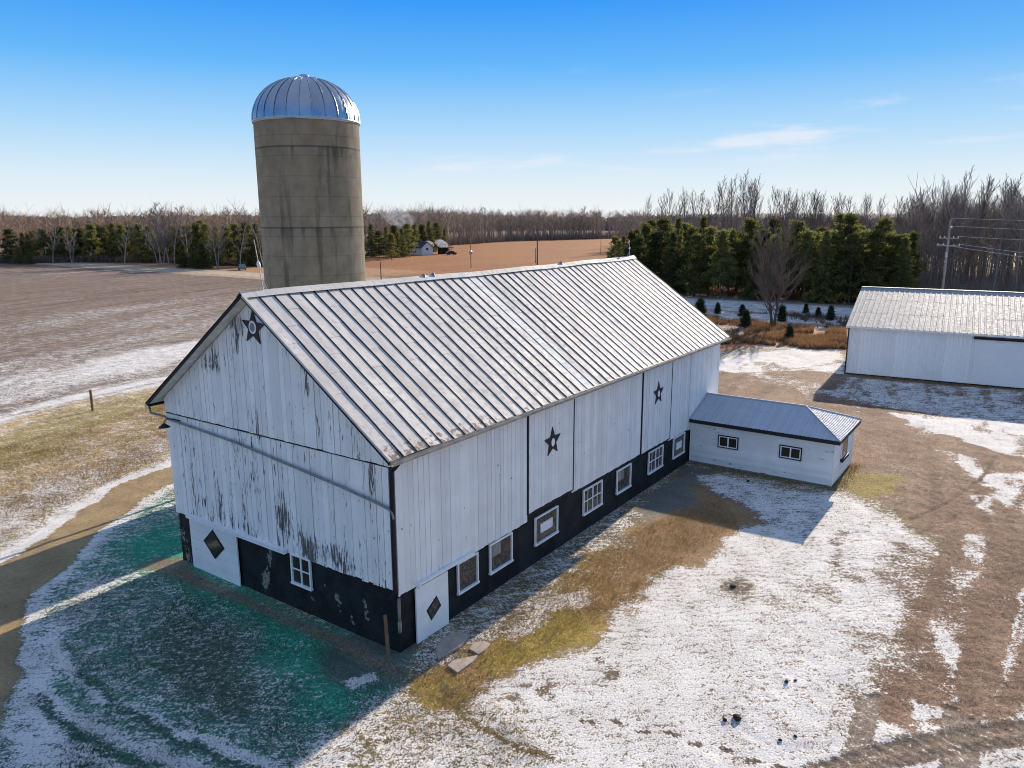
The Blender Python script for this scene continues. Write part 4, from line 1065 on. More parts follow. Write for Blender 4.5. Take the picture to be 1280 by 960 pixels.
# ------------------------------------------------------------------ pole shed
shed = empty('metal_shed', (54.4, -1.8, 0), R_(5.0))
tag(shed, 'large white ribbed steel shed with pale roof at the right', 'shed')
SL_, SD, SE, SP = 34.0, 20.0, 4.25, 6.74
mb = MB()
def ribbed(p, q, z0, z1f, out, pitch=.305):
    p = Vector(p); q = Vector(q); Lq = (q-p).length; n = int(Lq/pitch); d = (q-p)/n; o = Vector(out)
    for i in range(n):
        for u0, u1, h0, h1 in ((0,.66,0,0),(.66,.74,0,.03),(.74,.92,.03,.03),(.92,1,.03,0)):
            a = p+d*(i+u0)+o*h0; b = p+d*(i+u1)+o*h1
            mb.add([(a.x,a.y,z0),(b.x,b.y,z0),(b.x,b.y,z1f(i+u1,n)),(a.x,a.y,z1f(i+u0,n))], [(0,1,2,3)], tint=(i//3*5 % 7)/7, rust=-.3)
ribbed((0,0,0),(0,-SL_,0), .12, lambda i,n: SE, (-1,0,0))
ribbed((SD,0,0),(SD,-SL_,0), .12, lambda i,n: SE, (1,0,0))
gz = lambda i,n: SE+(SP-SE)*(1-abs(i/n-.5)*2)
ribbed((0,0,0),(SD,0,0), .12, gz, (0,1,0)); ribbed((0,-SL_,0),(SD,-SL_,0), .12, gz, (0,-1,0))
mb.build('wall', M['shed_steel'], shed, fix=False)
mb = MB(); ov = .25; nR = int(SL_/.42)
for side in (0, 1):
    for i in range(nR):
        for u0, u1, h0, h1 in ((0,.62,0,0),(.62,.72,0,.022),(.72,.90,.022,.022),(.90,1,.022,0)):
            ya = .25-(SL_+.5)*(i+u0)/nR; yb = .25-(SL_+.5)*(i+u1)/nR
            for seg_ in range(3):
                f0, f1 = seg_/3, (seg_+1)/3; st_ = .0
                xa, xb = -ov+(SD/2+ov)*f0, -ov+(SD/2+ov)*f1
                za = SE-.02+(SP+.07-SE)*f0; zb = SE-.02+(SP+.07-SE)*f1
                if side: xa, xb = SD-xa, SD-xb
                mb.add([(xa,ya,za+h0+.004),(xa,yb,za+h1+.004),(xb,yb,zb+h1),(xb,ya,zb+h0)], [(0,1,2,3)], tint=((i*3+seg_*2) % 5)/5, rust=-.25)
sr_ = mb.build('roof', M['shed_roof'], shed, fix=False)
mb = MB(); mb.box((SD/2-.2,-SL_-.25,SP+.03),(SD/2+.2,.25,SP+.10), tint=.4, rust=-.3); mb.build('ridge_cap', M['shed_roof'], sr_)
mb = MB(); mb.box((-ov-.03,-SL_-.25,SE-.16),(-ov-.005,.25,SE-.03)); mb.build('fascia', M['white_paint'], sr_)
mb = MB(); mb.box((-.07,-.02,.0),(.05,.07,SE-.03)); mb.box((-.045,-SL_,.0),(.0,-.05,.12))
mb.build('corner_trim', M['black_paint'], shed)
mb = MB(); mb.box((-.22,-SL_+.5,SE-.46),(-.06,-9.25,SE-.26)); mb.build('door_track', M['black_paint'], shed)
mb = MB(); mb.box((-.10,-SL_+.6,.15),(-.055,-9.4,SE-.47)); mb.build('sliding_door', M['shed_steel'], shed)

# ------------------------------------------------------------------ small things in the yard
def slab(poly, h, label):
    mb = MB(); c = np.mean(np.array(poly), 0); p = [((x-c[0]), (y-c[1])) for x, y in poly]
    n = len(p); top = [(x*.97, y*.97) for x, y in p]
    mb.add([(x,y,-.03) for x,y in p]+[(x,y,h-.012) for x,y in p]+[(x,y,h) for x,y in top], [tuple(range(2*n,3*n))]+[(i,(i+1)%n,n+(i+1)%n,n+i) for i in range(n)]+[(n+i,n+(i+1)%n,2*n+(i+1)%n,2*n+i) for i in range(n)])
    o = mb.build('flagstone', M['stone_slab']); o.location = (c[0], c[1], .02)
    tag(o, label, 'flagstone', 'flagstones by the barn door'); return o
slab([(0.7,-0.85),(1.35,-0.57),(2.03,-0.78),(2.07,-1.19),(1.29,-1.38),(0.38,-1.25)], .06, 'largest flagstone lying half in the shade at the foot of the white door')
slab([(1.37,-1.67),(1.75,-1.57),(2.02,-1.78),(1.98,-2.07),(1.59,-2.14),(1.3,-2.11)], .05, 'small rounded flagstone farthest out from the barn door')
slab([(0.27,-1.7),(0.57,-1.67),(1.25,-2.12),(0.84,-2.21),(0.16,-2.19)], .05, 'narrow flagstone nearest the viewer beside the barn door')
def rock(x, y, r, label, group):
    mb = MB(); n = 9; m = 6; vs = []; fs = []
    ph = rng.random(6)*6
    for i in range(m+1):
        th = math.pi*i/m
        for k in range(n):
            a = 2*math.pi*k/n; q = 1+.22*math.sin(2*a+ph[0])+.18*math.sin(3*a+ph[1]+th*2)+rng.uniform(-.1,.1)
            vs.append((r*q*math.sin(th)*math.cos(a), r*.8*q*math.sin(th)*math.sin(a), r*.62*math.cos(th)))
    for i in range(m):
        for k in range(n): fs.append((i*n+k,i*n+(k+1)%n,(i+1)*n+(k+1)%n,(i+1)*n+k))
    mb.add(vs, fs); o = mb.build('rock', M['field_rock']); o.location = (x, y, ground_at(x,y)+r*.3); o.rotation_euler.z = rng.random()*6
    tag(o, label, 'rock', group); return o
for (x, y), r, lab in zip([(2.87,-9.77),(2.62,-9.52),(10.24,-7.1),(5.31,-10.41),(5.54,-10.6),(2.65,-10.99),(3.04,-11.27),(22.0,-3.83)],
    (.13,.07,.11,.07,.05,.05,.05,.10),
    ('largest dark rock in the snow, right of the footprints','small dark rock just left of the largest rock in the snow','dark lump in the snow yard below the annex, ringed by specks','dark stone alone in the middle of the snow, left one of a close pair','tiny stone, right one of the close pair in mid snow','tiny stone near the tyre tracks, left one of two','tiny stone near the tyre tracks, right one of two','pale lump at the foot of the annex wall')):
    rock(x, y, r, lab, 'stones in the snow')
def post(name, x, y, h, r, mat, label, cat, lean=(0,0), group=None):
    mb = MB(); mb.tube([(0,0,-.1),(lean[0]*.5,lean[1]*.5,h*.5),(lean[0],lean[1],h)], [r,r*.95,r*.9], 8)
    o = mb.build(name, mat); o.location = (x, y, ground_at(x, y)); tag(o, label, cat, group); return o
x, y = [(10.45,39.8)][0]; post('fence_post', x, y, 1.55, .10, M['brown_wood'], 'lone brown wooden post at the lawn edge by the ploughed field', 'post')
post('wooden_stake', -.55, -.05, 1.55, .06, M['brown_wood'], 'short weathered stake standing at the near corner of the barn', 'stake', (.02,.1))

# ------------------------------------------------------------------ poles and wires
def utility_pole(x, y, h, r, label, arms, group, mat='grey_wood'):
    o = empty('utility_pole', (x, y, 0)); tag(o, label, 'utility pole', group)
    mb = MB(); mb.tube([(0,0,-.2),(0,0,h*.5),(0,0,h)], [r,r*.85,r*.65], 8); mb.build('pole', M[mat], o, smooth=True)
    for z, w_, ang in arms:
        mb = MB(); ca, sa = math.cos(ang), math.sin(ang)
        mb.hexa([(ca*s*w_/2 - sa*t, sa*s*w_/2 + ca*t, zz_) for zz_ in (z-.07, z+.07) for s, t in ((-1,-.06-r),(1,-.06-r),(1,.02-r),(-1,.02-r))])
        a = mb.build('crossarm', M['grey_wood'], o)
        for s in (-.92, -.45, .45, .92):
            mb = MB(); px, py = ca*s*w_/2+sa*r, sa*s*w_/2-ca*r
            mb.tube([(px,py,z+.07),(px,py,z+.15),(px,py,z+.25)], [.03,.07,.04], 7); mb.build('insulator', M['insulator'], a)
    return o
PX_, PY_ = 98.0, -4.3
up_ = utility_pole(PX_, PY_, 13.1, .17, 'wooden utility pole behind the metal shed carrying several wires', [(12.0,1.7,0),(10.7,2.3,R_(80)),(9.75,2.9,R_(70))], None)
mb = MB(); mb.tube([(-.3,0,8.3),(-.3,0,8.9)], .16, 9); mb.build('transformer', M['gutter_metal'], up_)
def wire(p, q, sagm, label, r=.022, group='wires strung from the pole behind the shed'):
    p = Vector(p); q = Vector(q); mb = MB(); pts = []
    for i in range(17):
        t = i/16; v = p.lerp(q, t)-p; v.z -= sagm*4*t*(1-t); pts.append(v)
    mb.tube(pts, r, 4); o = mb.build('power_line', M['wire_metal']); o.location = p
    tag(o, label, 'wire', group)
wire((PX_,PY_,13.25),(PX_-2,-75,13.3), .8, 'topmost wire running right from the head of the utility pole')
wire((PX_+.7,PY_,12.25),(PX_-1,-75,12.3), 1.0, 'wire running right from the upper crossarm of the pole')
wire((PX_+.1,PY_-1,10.95),(PX_-1.5,-75,11.2), 1.0, 'wire running right from the middle crossarm of the pole')
wire((PX_+.5,PY_+1.35,10.0),(62,-38,7.3), .35, 'long sagging wire from the left tip of the low crossarm to the right', .026)
wire((PX_-.5,PY_-1.35,10.0),(64,-39,8.0), .35, 'sagging wire from the right tip of the low crossarm to the right', .026)
(x, y, z), = [(175.4,109.3,11.6)]
utility_pole(x, y, z, .2, 'dark T shaped utility pole standing in the brown stubble field', [(z-.7,3.4,R_(-55))], 'poles along the fields', 'bark_dark')
for (x, y, z), lab in zip([(181.8,114.1,4.6),(153.7,117.3,6.4),(248.3,127.5,6.2),(91.0,90.3,5.3)], ('short dark post just left of the T shaped pole','thin post with a pale box left of the T shaped pole','thin grey pole in the stubble left of the evergreens','short grey post in the stubble beside the silo')):
    o = empty('field_post', (x, y, 0)); tag(o, lab, 'post', 'posts in the stubble field')
    mb = MB(); mb.tube([(0,0,-.1),(0,0,z)], [.12,.09], 6); mb.build('post', M['bark_dark'], o)
    if 'pale box' in lab:
        mb = MB(); mb.box((-.3,-.3,z*.58),(.3,.3,z*.70)); mb.add([(-.38,-.38,z*.70),(.38,-.38,z*.70),(.38,.38,z*.70),(-.38,.38,z*.70),(0,0,z*.78)],[(0,1,4),(1,2,4),(2,3,4),(3,0,4)]); mb.build('box', M['gutter_metal'], o)
for (x, y, z), lab in zip([(107.4,258.4,11.2),(128.6,230.6,11.1)], ('pale utility pole among the evergreens at far left','pale utility pole before the bare trees left of the silo')):
    utility_pole(x, y, z, .24, lab, [(z-.5,2.2,R_(60))], 'poles along the far road', 'bark_pale')

# ------------------------------------------------------------------ trees
def rot_about(v, ax, a): return v*math.cos(a) + ax.cross(v)*math.sin(a) + ax*(ax.dot(v))*(1-math.cos(a))
def bare_meshes(seed, H, r0, start=.25, l1=14, l2=6, l3=4, upw=.5, spread=.42, stems=1, tw=.012, wander=.06, steep=.9):
    rs = random.Random(seed); T = MB(); Cn = MB()
    def rv(): return Vector((rs.uniform(-1,1), rs.uniform(-1,1), rs.uniform(-1,1)))
    def limb(mb, p, d, ln, ra, rb, n, sides, trop):
        pts = [p.copy()]; rr = [ra]
        for i in range(n):
            d = (d + rv()*wander*2.2 + Vector((0,0,trop))).normalized(); p = p + d*(ln/n); pts.append(p.copy()); rr.append(ra+(rb-ra)*(i+1)/n)
        mb.tube(pts, rr, sides, cap=False, tint=rs.random()); return pts
    def at(pts, t):
        f = t*(len(pts)-1); i = min(int(f), len(pts)-2); return pts[i].lerp(pts[i+1], f-i), (pts[i+1]-pts[i]).normalized()
    for s in range(stems):
        a = 2*math.pi*s/max(stems,1)+rs.random(); d0 = Vector((math.cos(a)*.16, math.sin(a)*.16, 1)) if stems > 1 else Vector((0,0,1))
        Hs = H*rs.uniform(.85,1) if stems > 1 else H
        tp = limb(T, Vector((math.cos(a)*r0, math.sin(a)*r0, -.2)) if stems > 1 else Vector((0,0,-.2)), d0.normalized(), Hs, r0/(stems**.4), .03, 9, 7, .05)
        for i in range(l1):
            t = start+(.97-start)*(i+rs.random()*.8)/l1
            p, dt = at(tp, t); az = i*2.4+rs.uniform(-.5,.5)
            d1 = (Vector((math.cos(az), math.sin(az), 0))*steep + Vector((0,0,upw))).normalized()
            ln = H*spread*(1-.62*(t-start)/(1-start))*rs.uniform(.7,1.1)
            b1 = limb(Cn, p, d1, ln, max(.02, r0*.38*(1-t*.6)), .012, 5, 4, .10)
            for j in range(l2):
                t2 = .2+.78*(j+rs.random())/l2; p2, dd = at(b1, min(t2,.99))
                d2 = rot_about(dd, rv().normalized(), rs.uniform(.4,.9)); d2 = (d2+Vector((0,0,.22))).normalized(); ln2 = ln*.42*(1.1-.5*t2)*rs.uniform(.7,1.2)
                b2 = limb(Cn, p2, d2, ln2, max(tw*1.6, .02*r0/.2), tw, 3, 3, .08)
                for k in range(l3):
                    t3 = .15+.84*(k+rs.random())/l3; p3, d3 = at(b2, min(t3,.99))
                    d4 = (rot_about(d3, rv().normalized(), rs.uniform(.35,.8))+Vector((0,0,.2))).normalized()
                    limb(Cn, p3, d4, ln2*.5*rs.uniform(.6,1.2), tw, tw*.5, 2, 3, .05)
    return T.mesh('trunk'), Cn.mesh('crown')
def tree_thing(name, tm, cm, bark, crown_mat, loc, rz, sc):
    o = empty(name, loc, rz); o.scale = (sc[0], sc[0], sc[1])
    link('trunk', tm, bark, o); link('crown', cm, crown_mat, o); return o

def pine_meshes(seed, H, R, layers, base_t, clumpy, droop, ragged):
    rs = np.random.default_rng(seed); T = MB(); T.tube([(0,0,-.2),(rs.uniform(-.1,.1),rs.uniform(-.1,.1),H*.5),(0,0,H*.97)], [H*.014,H*.009,.02], 6, tint=.3)
    vs = []; fs = []; tn = []
    def quad(c, d, ln, wd, t):
        u = np.cross(d, rs.normal(size=3)); u /= np.linalg.norm(u)+1e-9
        i = len(vs); vs.extend([c-u*wd*.5, c+u*wd*.5, c+d*ln+u*wd*.12, c+d*ln-u*wd*.12]); fs.append((i,i+1,i+2,i+3)); tn.extend([t]*4)
    for k in range(layers):
        t = base_t+(1-base_t)*(k+rs.random()*.6)/layers
        prof = (1-t)**.75 if not clumpy else math.sin(math.pi*min(1,(1-t)*.66+.05))**.85*(.30+.70*min(1,(1-t)*1.7))
        nb_ = int(rs.integers(4,7)) if clumpy else int(rs.integers(5,8)); a0 = rs.random()*6.28
        for b in range(nb_):
            a = a0+b*6.28/nb_+rs.uniform(-.5,.5); ln = R*prof*rs.uniform(1-ragged,1.15)
            if clumpy and rs.random() < .16: continue
            dirn = np.array([math.cos(a), math.sin(a), (droop if not clumpy else rs.uniform(.05,.5))]); dirn /= np.linalg.norm(dirn)
            p0 = np.array([0,0,t*H])
            T.tube([p0, p0+dirn*ln*.9], [.05,.015], 3, cap=False, tint=.2)
            bt = rs.random()
            if clumpy:
                for c in range(int(rs.integers(2,5))):
                    f = rs.uniform(.45,1.05); pc = p0+dirn*ln*f+rs.normal(size=3)*np.array([.30,.30,.18]); rad = rs.uniform(.38,.75)
                    for q in range(int(26*rad/.5)):
                        off = rs.normal(size=3); off /= np.linalg.norm(off)+1e-9; off *= np.array([1,1,.62])*rad*rs.random()**.5
                        dd = off/(rad)+np.array([0,0,.45])+rs.normal(size=3)*.35; dd /= np.linalg.norm(dd)
                        quad(pc+off, dd, rs.uniform(.25,.45), rs.uniform(.12,.24), np.clip(.5*bt+.45*rs.random()+.1, 0, 1))
            else:
                nc = max(2, int(ln/.42))
                for c in range(nc):
                    f = .25+.75*(c+rs.random())/nc; pc = p0+dirn*ln*f+rs.normal(size=3)*.10*np.array([1,1,.7])
                    for q in range(7):
                        dd = dirn*.5+rs.normal(size=3)*np.array([.75,.75,.6])+np.array([0,0,-.08]); dd /= np.linalg.norm(dd)
                        quad(pc+rs.normal(size=3)*.12, dd, rs.uniform(.32,.62), rs.uniform(.10,.20), np.clip(.25*bt+.55*rs.random()+.1, 0, 1))
    for q in range(14): quad(np.array([0,0,H*.95]), np.array([rs.normal()*.3, rs.normal()*.3, 1.]), .5, .12, .5)
    cm = npmesh('crown', np.array(vs), np.array(fs), {'tint': tn})
    return T.mesh('trunk'), cm
pines = [pine_meshes(s, 12., R, n, b, c, d, rg) for s, R, n, b, c, d, rg in ((1,2.9,17,.10,True,.1,.45),(2,3.2,16,.06,True,.1,.5),(3,2.5,15,.20,True,.1,.5),(4,2.5,28,.04,False,-.15,.25))]
spruce = [pine_meshes(11, 3.0, 1.15, 14, .06, False, -.2, .2), pine_meshes(12, 3.0, .95, 14, .05, False, -.15, .3)]
tall = [bare_meshes(s, 20., .22, st_, n1, 7, 4, up, sp, 1, .019, .035, .55) for s, st_, n1, up, sp in ((21,.34,13,1.5,.36),(22,.42,12,1.7,.33),(23,.28,14,1.25,.38))]
birch = [bare_meshes(s, 14., .17, .22, 16, 6, 4, .85, .30, ns, .030, .045) for s, ns in ((31,1),(32,2),(33,1))]

g_pine = 'evergreens in the row across the road'
lab_pine = ['dark green pine in the evergreen row across the snowy road', 'pine standing in the back rank of the evergreen row across the road']
plist = [(133.7,61.8,9.8),(127.9,55.5,11.6),(121.9,49.7,12.3),(117.7,44.5,12.9),(116.1,40.6,13.3),(114.4,36.7,13.3),(114.5,33.6,13.7),(114.6,30.4,14.0),(116.6,27.8,12.9),(118.4,25.4,11.8),(118.2,22.4,12.2),(117.9,19.6,13.7),(117.6,17.1,13.5),(117.2,14.3,13.9),(117.7,11.8,13.9),(117.2,9.2,13.8),(116.6,6.6,13.6),(118.0,4.4,13.1),(121.2,3.0,11.6)]
for i, (x, y, z) in enumerate(plist):
    k = rng.choice([0,1,2,3], p=[.3,.3,.25,.15]); t, c = pines[k]
    o = tree_thing('pine_tree', t, c, M['bark_dark'], M['pine_needles'], (x+rng.uniform(-1.5,1.5), y, 0), rng.random()*6.28, (z/12*rng.uniform(.88,1.25), z/12*rng.uniform(.78,1.06)))
    tag(o, lab_pine[0], 'tree', g_pine)
for i, (x, y, z) in enumerate([(141.6,64.0,10.6),(129.7,51.8,12.1),(123.1,41.9,13.2),(122.5,38.0,14.0),(124.7,32.0,13.3),(126.5,26.3,12.7),(126.0,20.4,14.2),(125.3,14.7,13.6),(124.9,11.7,14.4),(124.7,6.7,13.2),(133.9,57.0,11.0),(124.7,45.9,12.3),(122.7,34.7,12.9),(126.5,29.7,12.4),(126.3,23.2,12.8),(126.6,17.8,13.1),(126.3,9.4,13.1),(124.0,4.5,11.9)]):
    k = rng.choice([0,1,2,3], p=[.3,.3,.25,.15]); t, c = pines[k]
    o = tree_thing('pine_tree', t, c, M['bark_dark'], M['pine_needles'], (x, y, 0), rng.random()*6.28, (z/12*rng.uniform(.88,1.25), z/12*rng.uniform(.78,1.06)))
    tag(o, lab_pine[1], 'tree', g_pine+', back rank')
for i, (x, y, z) in enumerate([(118.0,53.0,9.2),(117.0,48.3,9.8),(117.2,45.5,10.4),(111.3,39.1,10.9),(110.9,34.7,10.5),(110.6,29.9,11.1),(112.3,24.8,10.7),(112.2,21.6,10.4),(113.5,17.0,11.0),(113.2,14.0,11.4),(113.0,9.9,10.9),(113.5,6.9,11.2),(114.2,2.9,10.4)]):
    t, c = pines[3 if i % 3 == 0 else i % 3]
    o = tree_thing('pine_tree', t, c, M['bark_dark'], M['pine_needles'], (x, y, 0), rng.random()*6.28, (z/12*1.15, z/12))
    tag(o, 'lower pine at the front edge of the evergreen row across the road', 'tree', g_pine+', front edge')
# tall bare trees rising behind the evergreens and over the woods at the right
for px_y in ([(171.3,68.9,18.6),(167.9,64.4,19.6),(165.2,60.5,19.1),(168.2,58.5,18.9),(172.8,57.6,19.2),(164.4,51.6,19.8),(163.5,48.3,21.0),(160.5,44.8,21.1),(157.5,40.9,21.8),(163.9,40.7,21.1),(171.5,39.9,19.7),(169.3,36.5,19.2),(168.0,33.9,17.9),(168.8,30.8,18.4),(167.2,28.6,18.7),(175.6,28.1,17.6),(174.2,25.0,18.0),(172.8,22.0,17.2),(177.1,20.8,17.7),(179.8,16.9,16.9),(178.2,14.0,17.2),(172.6,10.9,16.6)],
             [(163.0,7.5,17.5),(155.2,5.0,18.2),(148.4,2.7,19.1),(155.6,1.9,18.1),(151.8,-0.2,18.3),(143.9,-2.8,20.2),(150.0,-3.8,18.8),(147.1,-5.7,18.0),(154.2,-7.1,19.3),(144.3,-9.0,18.1),(142.3,-10.3,18.7),(144.4,-12.0,18.6),(144.4,-14.0,19.0),(134.2,-7.4,17.1),(135.9,-2.5,16.7),(133.6,0.2,15.9)]):
    right = px_y[0][1] < 10
    extra = [(x+rng.uniform(2,14), y+rng.uniform(-4.5,4.5), z*rng.uniform(.86,1.0)) for x, y, z in px_y]
    for x, y, z in px_y+extra:
        k = rng.integers(0, 3); t, c = tall[k]
        pale = rng.random() < .45
        o = tree_thing('bare_tree', t, c, M['bark_grey'], M['twig_grey' if not pale else 'twig_brown'], (x, y, 0), rng.random()*6.28, (z/20*rng.uniform(.9,1.2), z/20))
        tag(o, 'tall slim leafless tree rising above the evergreen row' if not right else 'tall slim leafless tree at the edge of the woods above the shed', 'tree', 'tall bare trees behind the evergreens' if not right else 'tall bare trees at the woods edge')
# the bare tree in the weeds
t, c = bare_meshes(41, 13.2, .27, .13, 24, 10, 9, .75, .42, 2, .013, .06, .85)
o = tree_thing('bare_tree', t, c, M['bark_dark'], M['twig_brown'], (79.6, 11.8, 0), .4, (.92, 1))
tag(o, 'twiggy leafless tree with forked trunk standing alone in the rust coloured weeds', 'tree')
# little spruces planted in front of the road
sp_lab = ['dark spruce clump at the far left beside the barn roof end','small spruce by the road, second from the left','small spruce by the road, third from the left, at the mid of the snow','small spruce just right of the forked bare tree by the road','small spruce by the road right of the forked tree','small spruce by the road close to the shed roof','reddish young spruce in the snow left of the forked tree','lone thin spruce in the rust grass right of the forked tree','small spruce by the road between the forked tree and the shed']
for i, (x, y, z) in enumerate([(81.5,22.1,3.4),(89.8,22.7,1.9),(89.0,18.9,1.9),(86.6,12.8,2.5),(97.1,12.4,1.4),(92.0,7.9,2.2),(77.7,14.7,2.6),(70.0,7.3,2.2),(93.6,9.9,1.3)]):
    t, c = spruce[i % 2]; z = max(z, 1.6)*.8
    o = tree_thing('spruce', t, c, M['bark_dark'], M['spruce_needles'], (x, y, 0), rng.random()*6, (z/3*1.05, z/3)); tag(o, sp_lab[i], 'tree', 'young spruces before the road')

# left: evergreens along the far road, pale birches among them
for i, (x, y, z) in enumerate([(95.0,259.3,10.6),(99.8,261.7,9.5),(104.6,265.1,9.9),(105.1,259.4,10.5),(106.3,250.1,11.2),(107.9,247.1,11.5),(109.9,244.0,10.7),(111.4,239.9,12.2),(116.1,240.9,11.2),(116.0,235.3,12.5),(116.7,231.6,12.0),(119.4,225.5,12.2),(119.8,220.7,11.4),(122.0,207.7,11.0),(122.0,203.0,11.5),(122.6,199.0,12.4),(122.1,193.4,12.0),(122.1,188.6,11.3),(122.8,184.5,11.5),(123.3,180.5,12.2),(124.4,177.2,12.6),(125.3,174.1,12.2),(116.2,245.3,11.4),(119.9,245.7,11.9),(121.3,234.7,11.1),(123.4,223.2,10.6),(124.6,217.8,10.1),(129.8,224.1,11.1),(107.6,258.3,9.6),(100.4,259.2,9.0),(111.3,251.1,10.4),(126.6,197.6,10.5),(127.6,204.2,13.1)]):
    t, c = pines[[1,3,2,0][i % 4]]
    o = tree_thing('pine_tree', t, c, M['bark_dark'], M['pine_needles'], (x, y, 0), rng.random()*6, (z/12*1.25, z/12)); tag(o, 'dark evergreen in the belt beyond the ploughed field, left of the silo', 'tree', 'evergreens beyond the ploughed field')
for i, (x, y, z) in enumerate([(110.2,186.8,6.5),(111.0,179.2,7.0),(111.3,183.8,5.9),(93.6,251.3,6.0),(95.2,247.4,4.5)]):
    t, c = pines[3]
    o = tree_thing('fir_tree', t, c, M['bark_dark'], M['pine_needles'], (x, y, 0), rng.random()*6, (z/12*1.9, z/12)); tag(o, 'short bushy fir in front of the dark evergreen belt, left of the silo' if i < 3 else 'short bushy fir at the far left corner of the ploughed field', 'tree', 'short firs left of the silo' if i < 3 else 'short firs at the far left')
for i, (x, y, z) in enumerate([(112.5,220.1,13.2),(118.7,209.7,18.4),(120.2,208.8,18.7),(120.5,206.3,17.9),(118.7,212.0,17.5),(103.9,246.8,12.5),(118.8,195.6,14.1),(118.4,181.5,14.9),(123.3,178.0,14.5),(127.1,172.7,14.0),(107.0,240.9,11.8)]):
    t, c = birch[i % 3]
    o = tree_thing('birch_tree', t, c, M['bark_pale'], M['twig_pale'], (x-4, y-4, 0), rng.random()*6, (z/14*1.0, z/14)); tag(o, 'pale leafless birch among the evergreens beyond the ploughed field', 'tree', 'birches beyond the ploughed field')
for i, (x, y, z) in enumerate([(108.6,290.5,16.7),(113.2,294.0,16.2),(127.9,276.4,17.2),(129.3,272.3,17.5),(133.4,274.7,16.7),(139.9,262.1,16.0),(141.7,257.7,16.6)]):
    t, c = birch[i % 3]
    o = tree_thing('bare_tree', t, c, M['bark_grey'], M['twig_grey'], (x, y, 0), rng.random()*6, (z/14*1.5, z/14)); tag(o, 'rounded leafless tree showing above the far left evergreens', 'tree', 'bare trees above the far left evergreens')
# middle: evergreens round the white house
for i, (x, y, z) in enumerate([(184.8,187.4,11.7),(184.5,183.5,9.2),(199.4,194.0,10.7),(183.4,174.6,11.2),(188.8,176.2,10.0),(197.6,181.3,11.7),(214.3,192.8,12.1),(223.6,197.3,11.1),(229.3,198.4,12.7),(235.1,199.4,11.7),(241.1,200.0,9.0),(175.4,168.5,8.6)]):
    t, c = pines[[3,1,3,0][i % 4]]; gold = i in (9, 10)
    o = tree_thing('pine_tree', t, c, M['bark_dark'], M['gold_needles' if gold else 'pine_needles'], (x, y, 0), rng.random()*6, (z/12*1.35, z/12)); tag(o, 'golden evergreen behind the far white house' if gold else 'dark evergreen grouped beside the far white house right of the silo', 'tree', 'golden evergreens behind the far house' if gold else 'evergreens around the far house')
for i, (x, y, z) in enumerate([(358.7,269.1,20.8),(324.7,279.2,22.3),(435.4,243.7,21.9),(428.4,274.2,19.0),(436.7,251.3,19.4)]):
    t, c = birch[i % 3]
    o = tree_thing('bare_tree', t, c, M['bark_dark'], M['twig_brown'], (x, y, 0), rng.random()*6, (z/14*1.1, z/14)); tag(o, 'leafless tree standing above the far wood line beyond the stubble field', 'tree', 'bare trees on the far wood line')

# woods: masses of thin leafless trees nobody could count
def lite_tree(seed):
    rs = np.random.default_rng(seed); V_ = []; F_ = []; tn = []
    def strip(p, q, r0, r1, t):
        d = q-p; d = d/ (np.linalg.norm(d)+1e-9); a = np.cross(d, rs.normal(size=3)); a /= np.linalg.norm(a)+1e-9; b = np.cross(d, a); i = len(V_)
        for c, r in ((p,r0),(q,r1)):
            for k in range(3): V_.append(c+(a*math.cos(k*2.094)+b*math.sin(k*2.094))*r); tn.append(t)
        for k in range(3): F_.append((i+k, i+(k+1)%3, i+3+(k+1)%3, i+3+k))
    top = np.array([rs.normal()*.02, rs.normal()*.02, 1.]); strip(np.zeros(3), top*.55, .010, .007, .8); strip(top*.55, top, .007, .002, .6)
    for i in range(17):
        t = rs.uniform(.22,.97); a = rs.random()*6.28; p = top*t; l = .26*(1.15-t)+.05
        q = p+np.array([math.cos(a)*l*.7, math.sin(a)*l*.7, l*rs.uniform(.6,1.3)]); strip(p, q, .0042, .0018, rs.random())
        for j in range(4):
            f = rs.uniform(.3,1); m_ = p+(q-p)*f; strip(m_, m_+np.array([rs.normal()*.05, rs.normal()*.05, abs(rs.normal())*.07+.02]), .0026, .0012, rs.random())
    return np.array(V_), np.array(F_), np.array(tn)
lites = [lite_tree(s) for s in range(60, 66)]
def woods(name, spots, hlo, hhi, mat, seed, wide=1.0):
    rs = np.random.default_rng(seed); VV = []; FF = []; TT = []; off = 0
    for x, y in spots:
        v, f, t = lites[rs.integers(0, 6)]; h = rs.uniform(hlo, hhi); a = rs.random()*6.28; ca, sa = math.cos(a), math.sin(a); wd_ = h*wide*rs.uniform(.8,1.3)
        p = np.stack([(v[:,0]*ca-v[:,1]*sa)*wd_+x, (v[:,0]*sa+v[:,1]*ca)*wd_+y, v[:,2]*h-.2], -1)
        VV.append(p); FF.append(f+off); TT.append(np.clip(t*.6+rs.random()*.5, 0, 1)); off += len(v)
    return tag(link(name, npmesh(name, np.concatenate(VV), np.concatenate(FF), {'tint': np.concatenate(TT)}), mat), None, None, None, 'stuff')
def scatter(poly, n, seed):
    rs = np.random.default_rng(seed); p = np.array(poly); o = []
    while len(o) < n:
        q = rs.uniform(p.min(0), p.max(0), (n*2, 2)); o += list(q[sdf(poly, q[:,0], q[:,1]) < 0])
    return o[:n]
wr = woods('woods', scatter([(132.8,6.7),(123.9,-3.0),(118.5,-30.7),(238.2,-71.7),(282.0,22.7)], 620, 1), 11, 17, M['woods_bark'], 2)
tag(wr, 'dense grey leafless woods behind the metal shed', 'woods')
wr2 = woods('woods', scatter([(250.9,122.6),(222.5,15.1),(311.8,26.5),(361.3,170.2)], 420, 4), 10, 14.5, M['woods_bark'], 5)
tag(wr2, 'grey leafless woods far behind the evergreen row', 'woods')
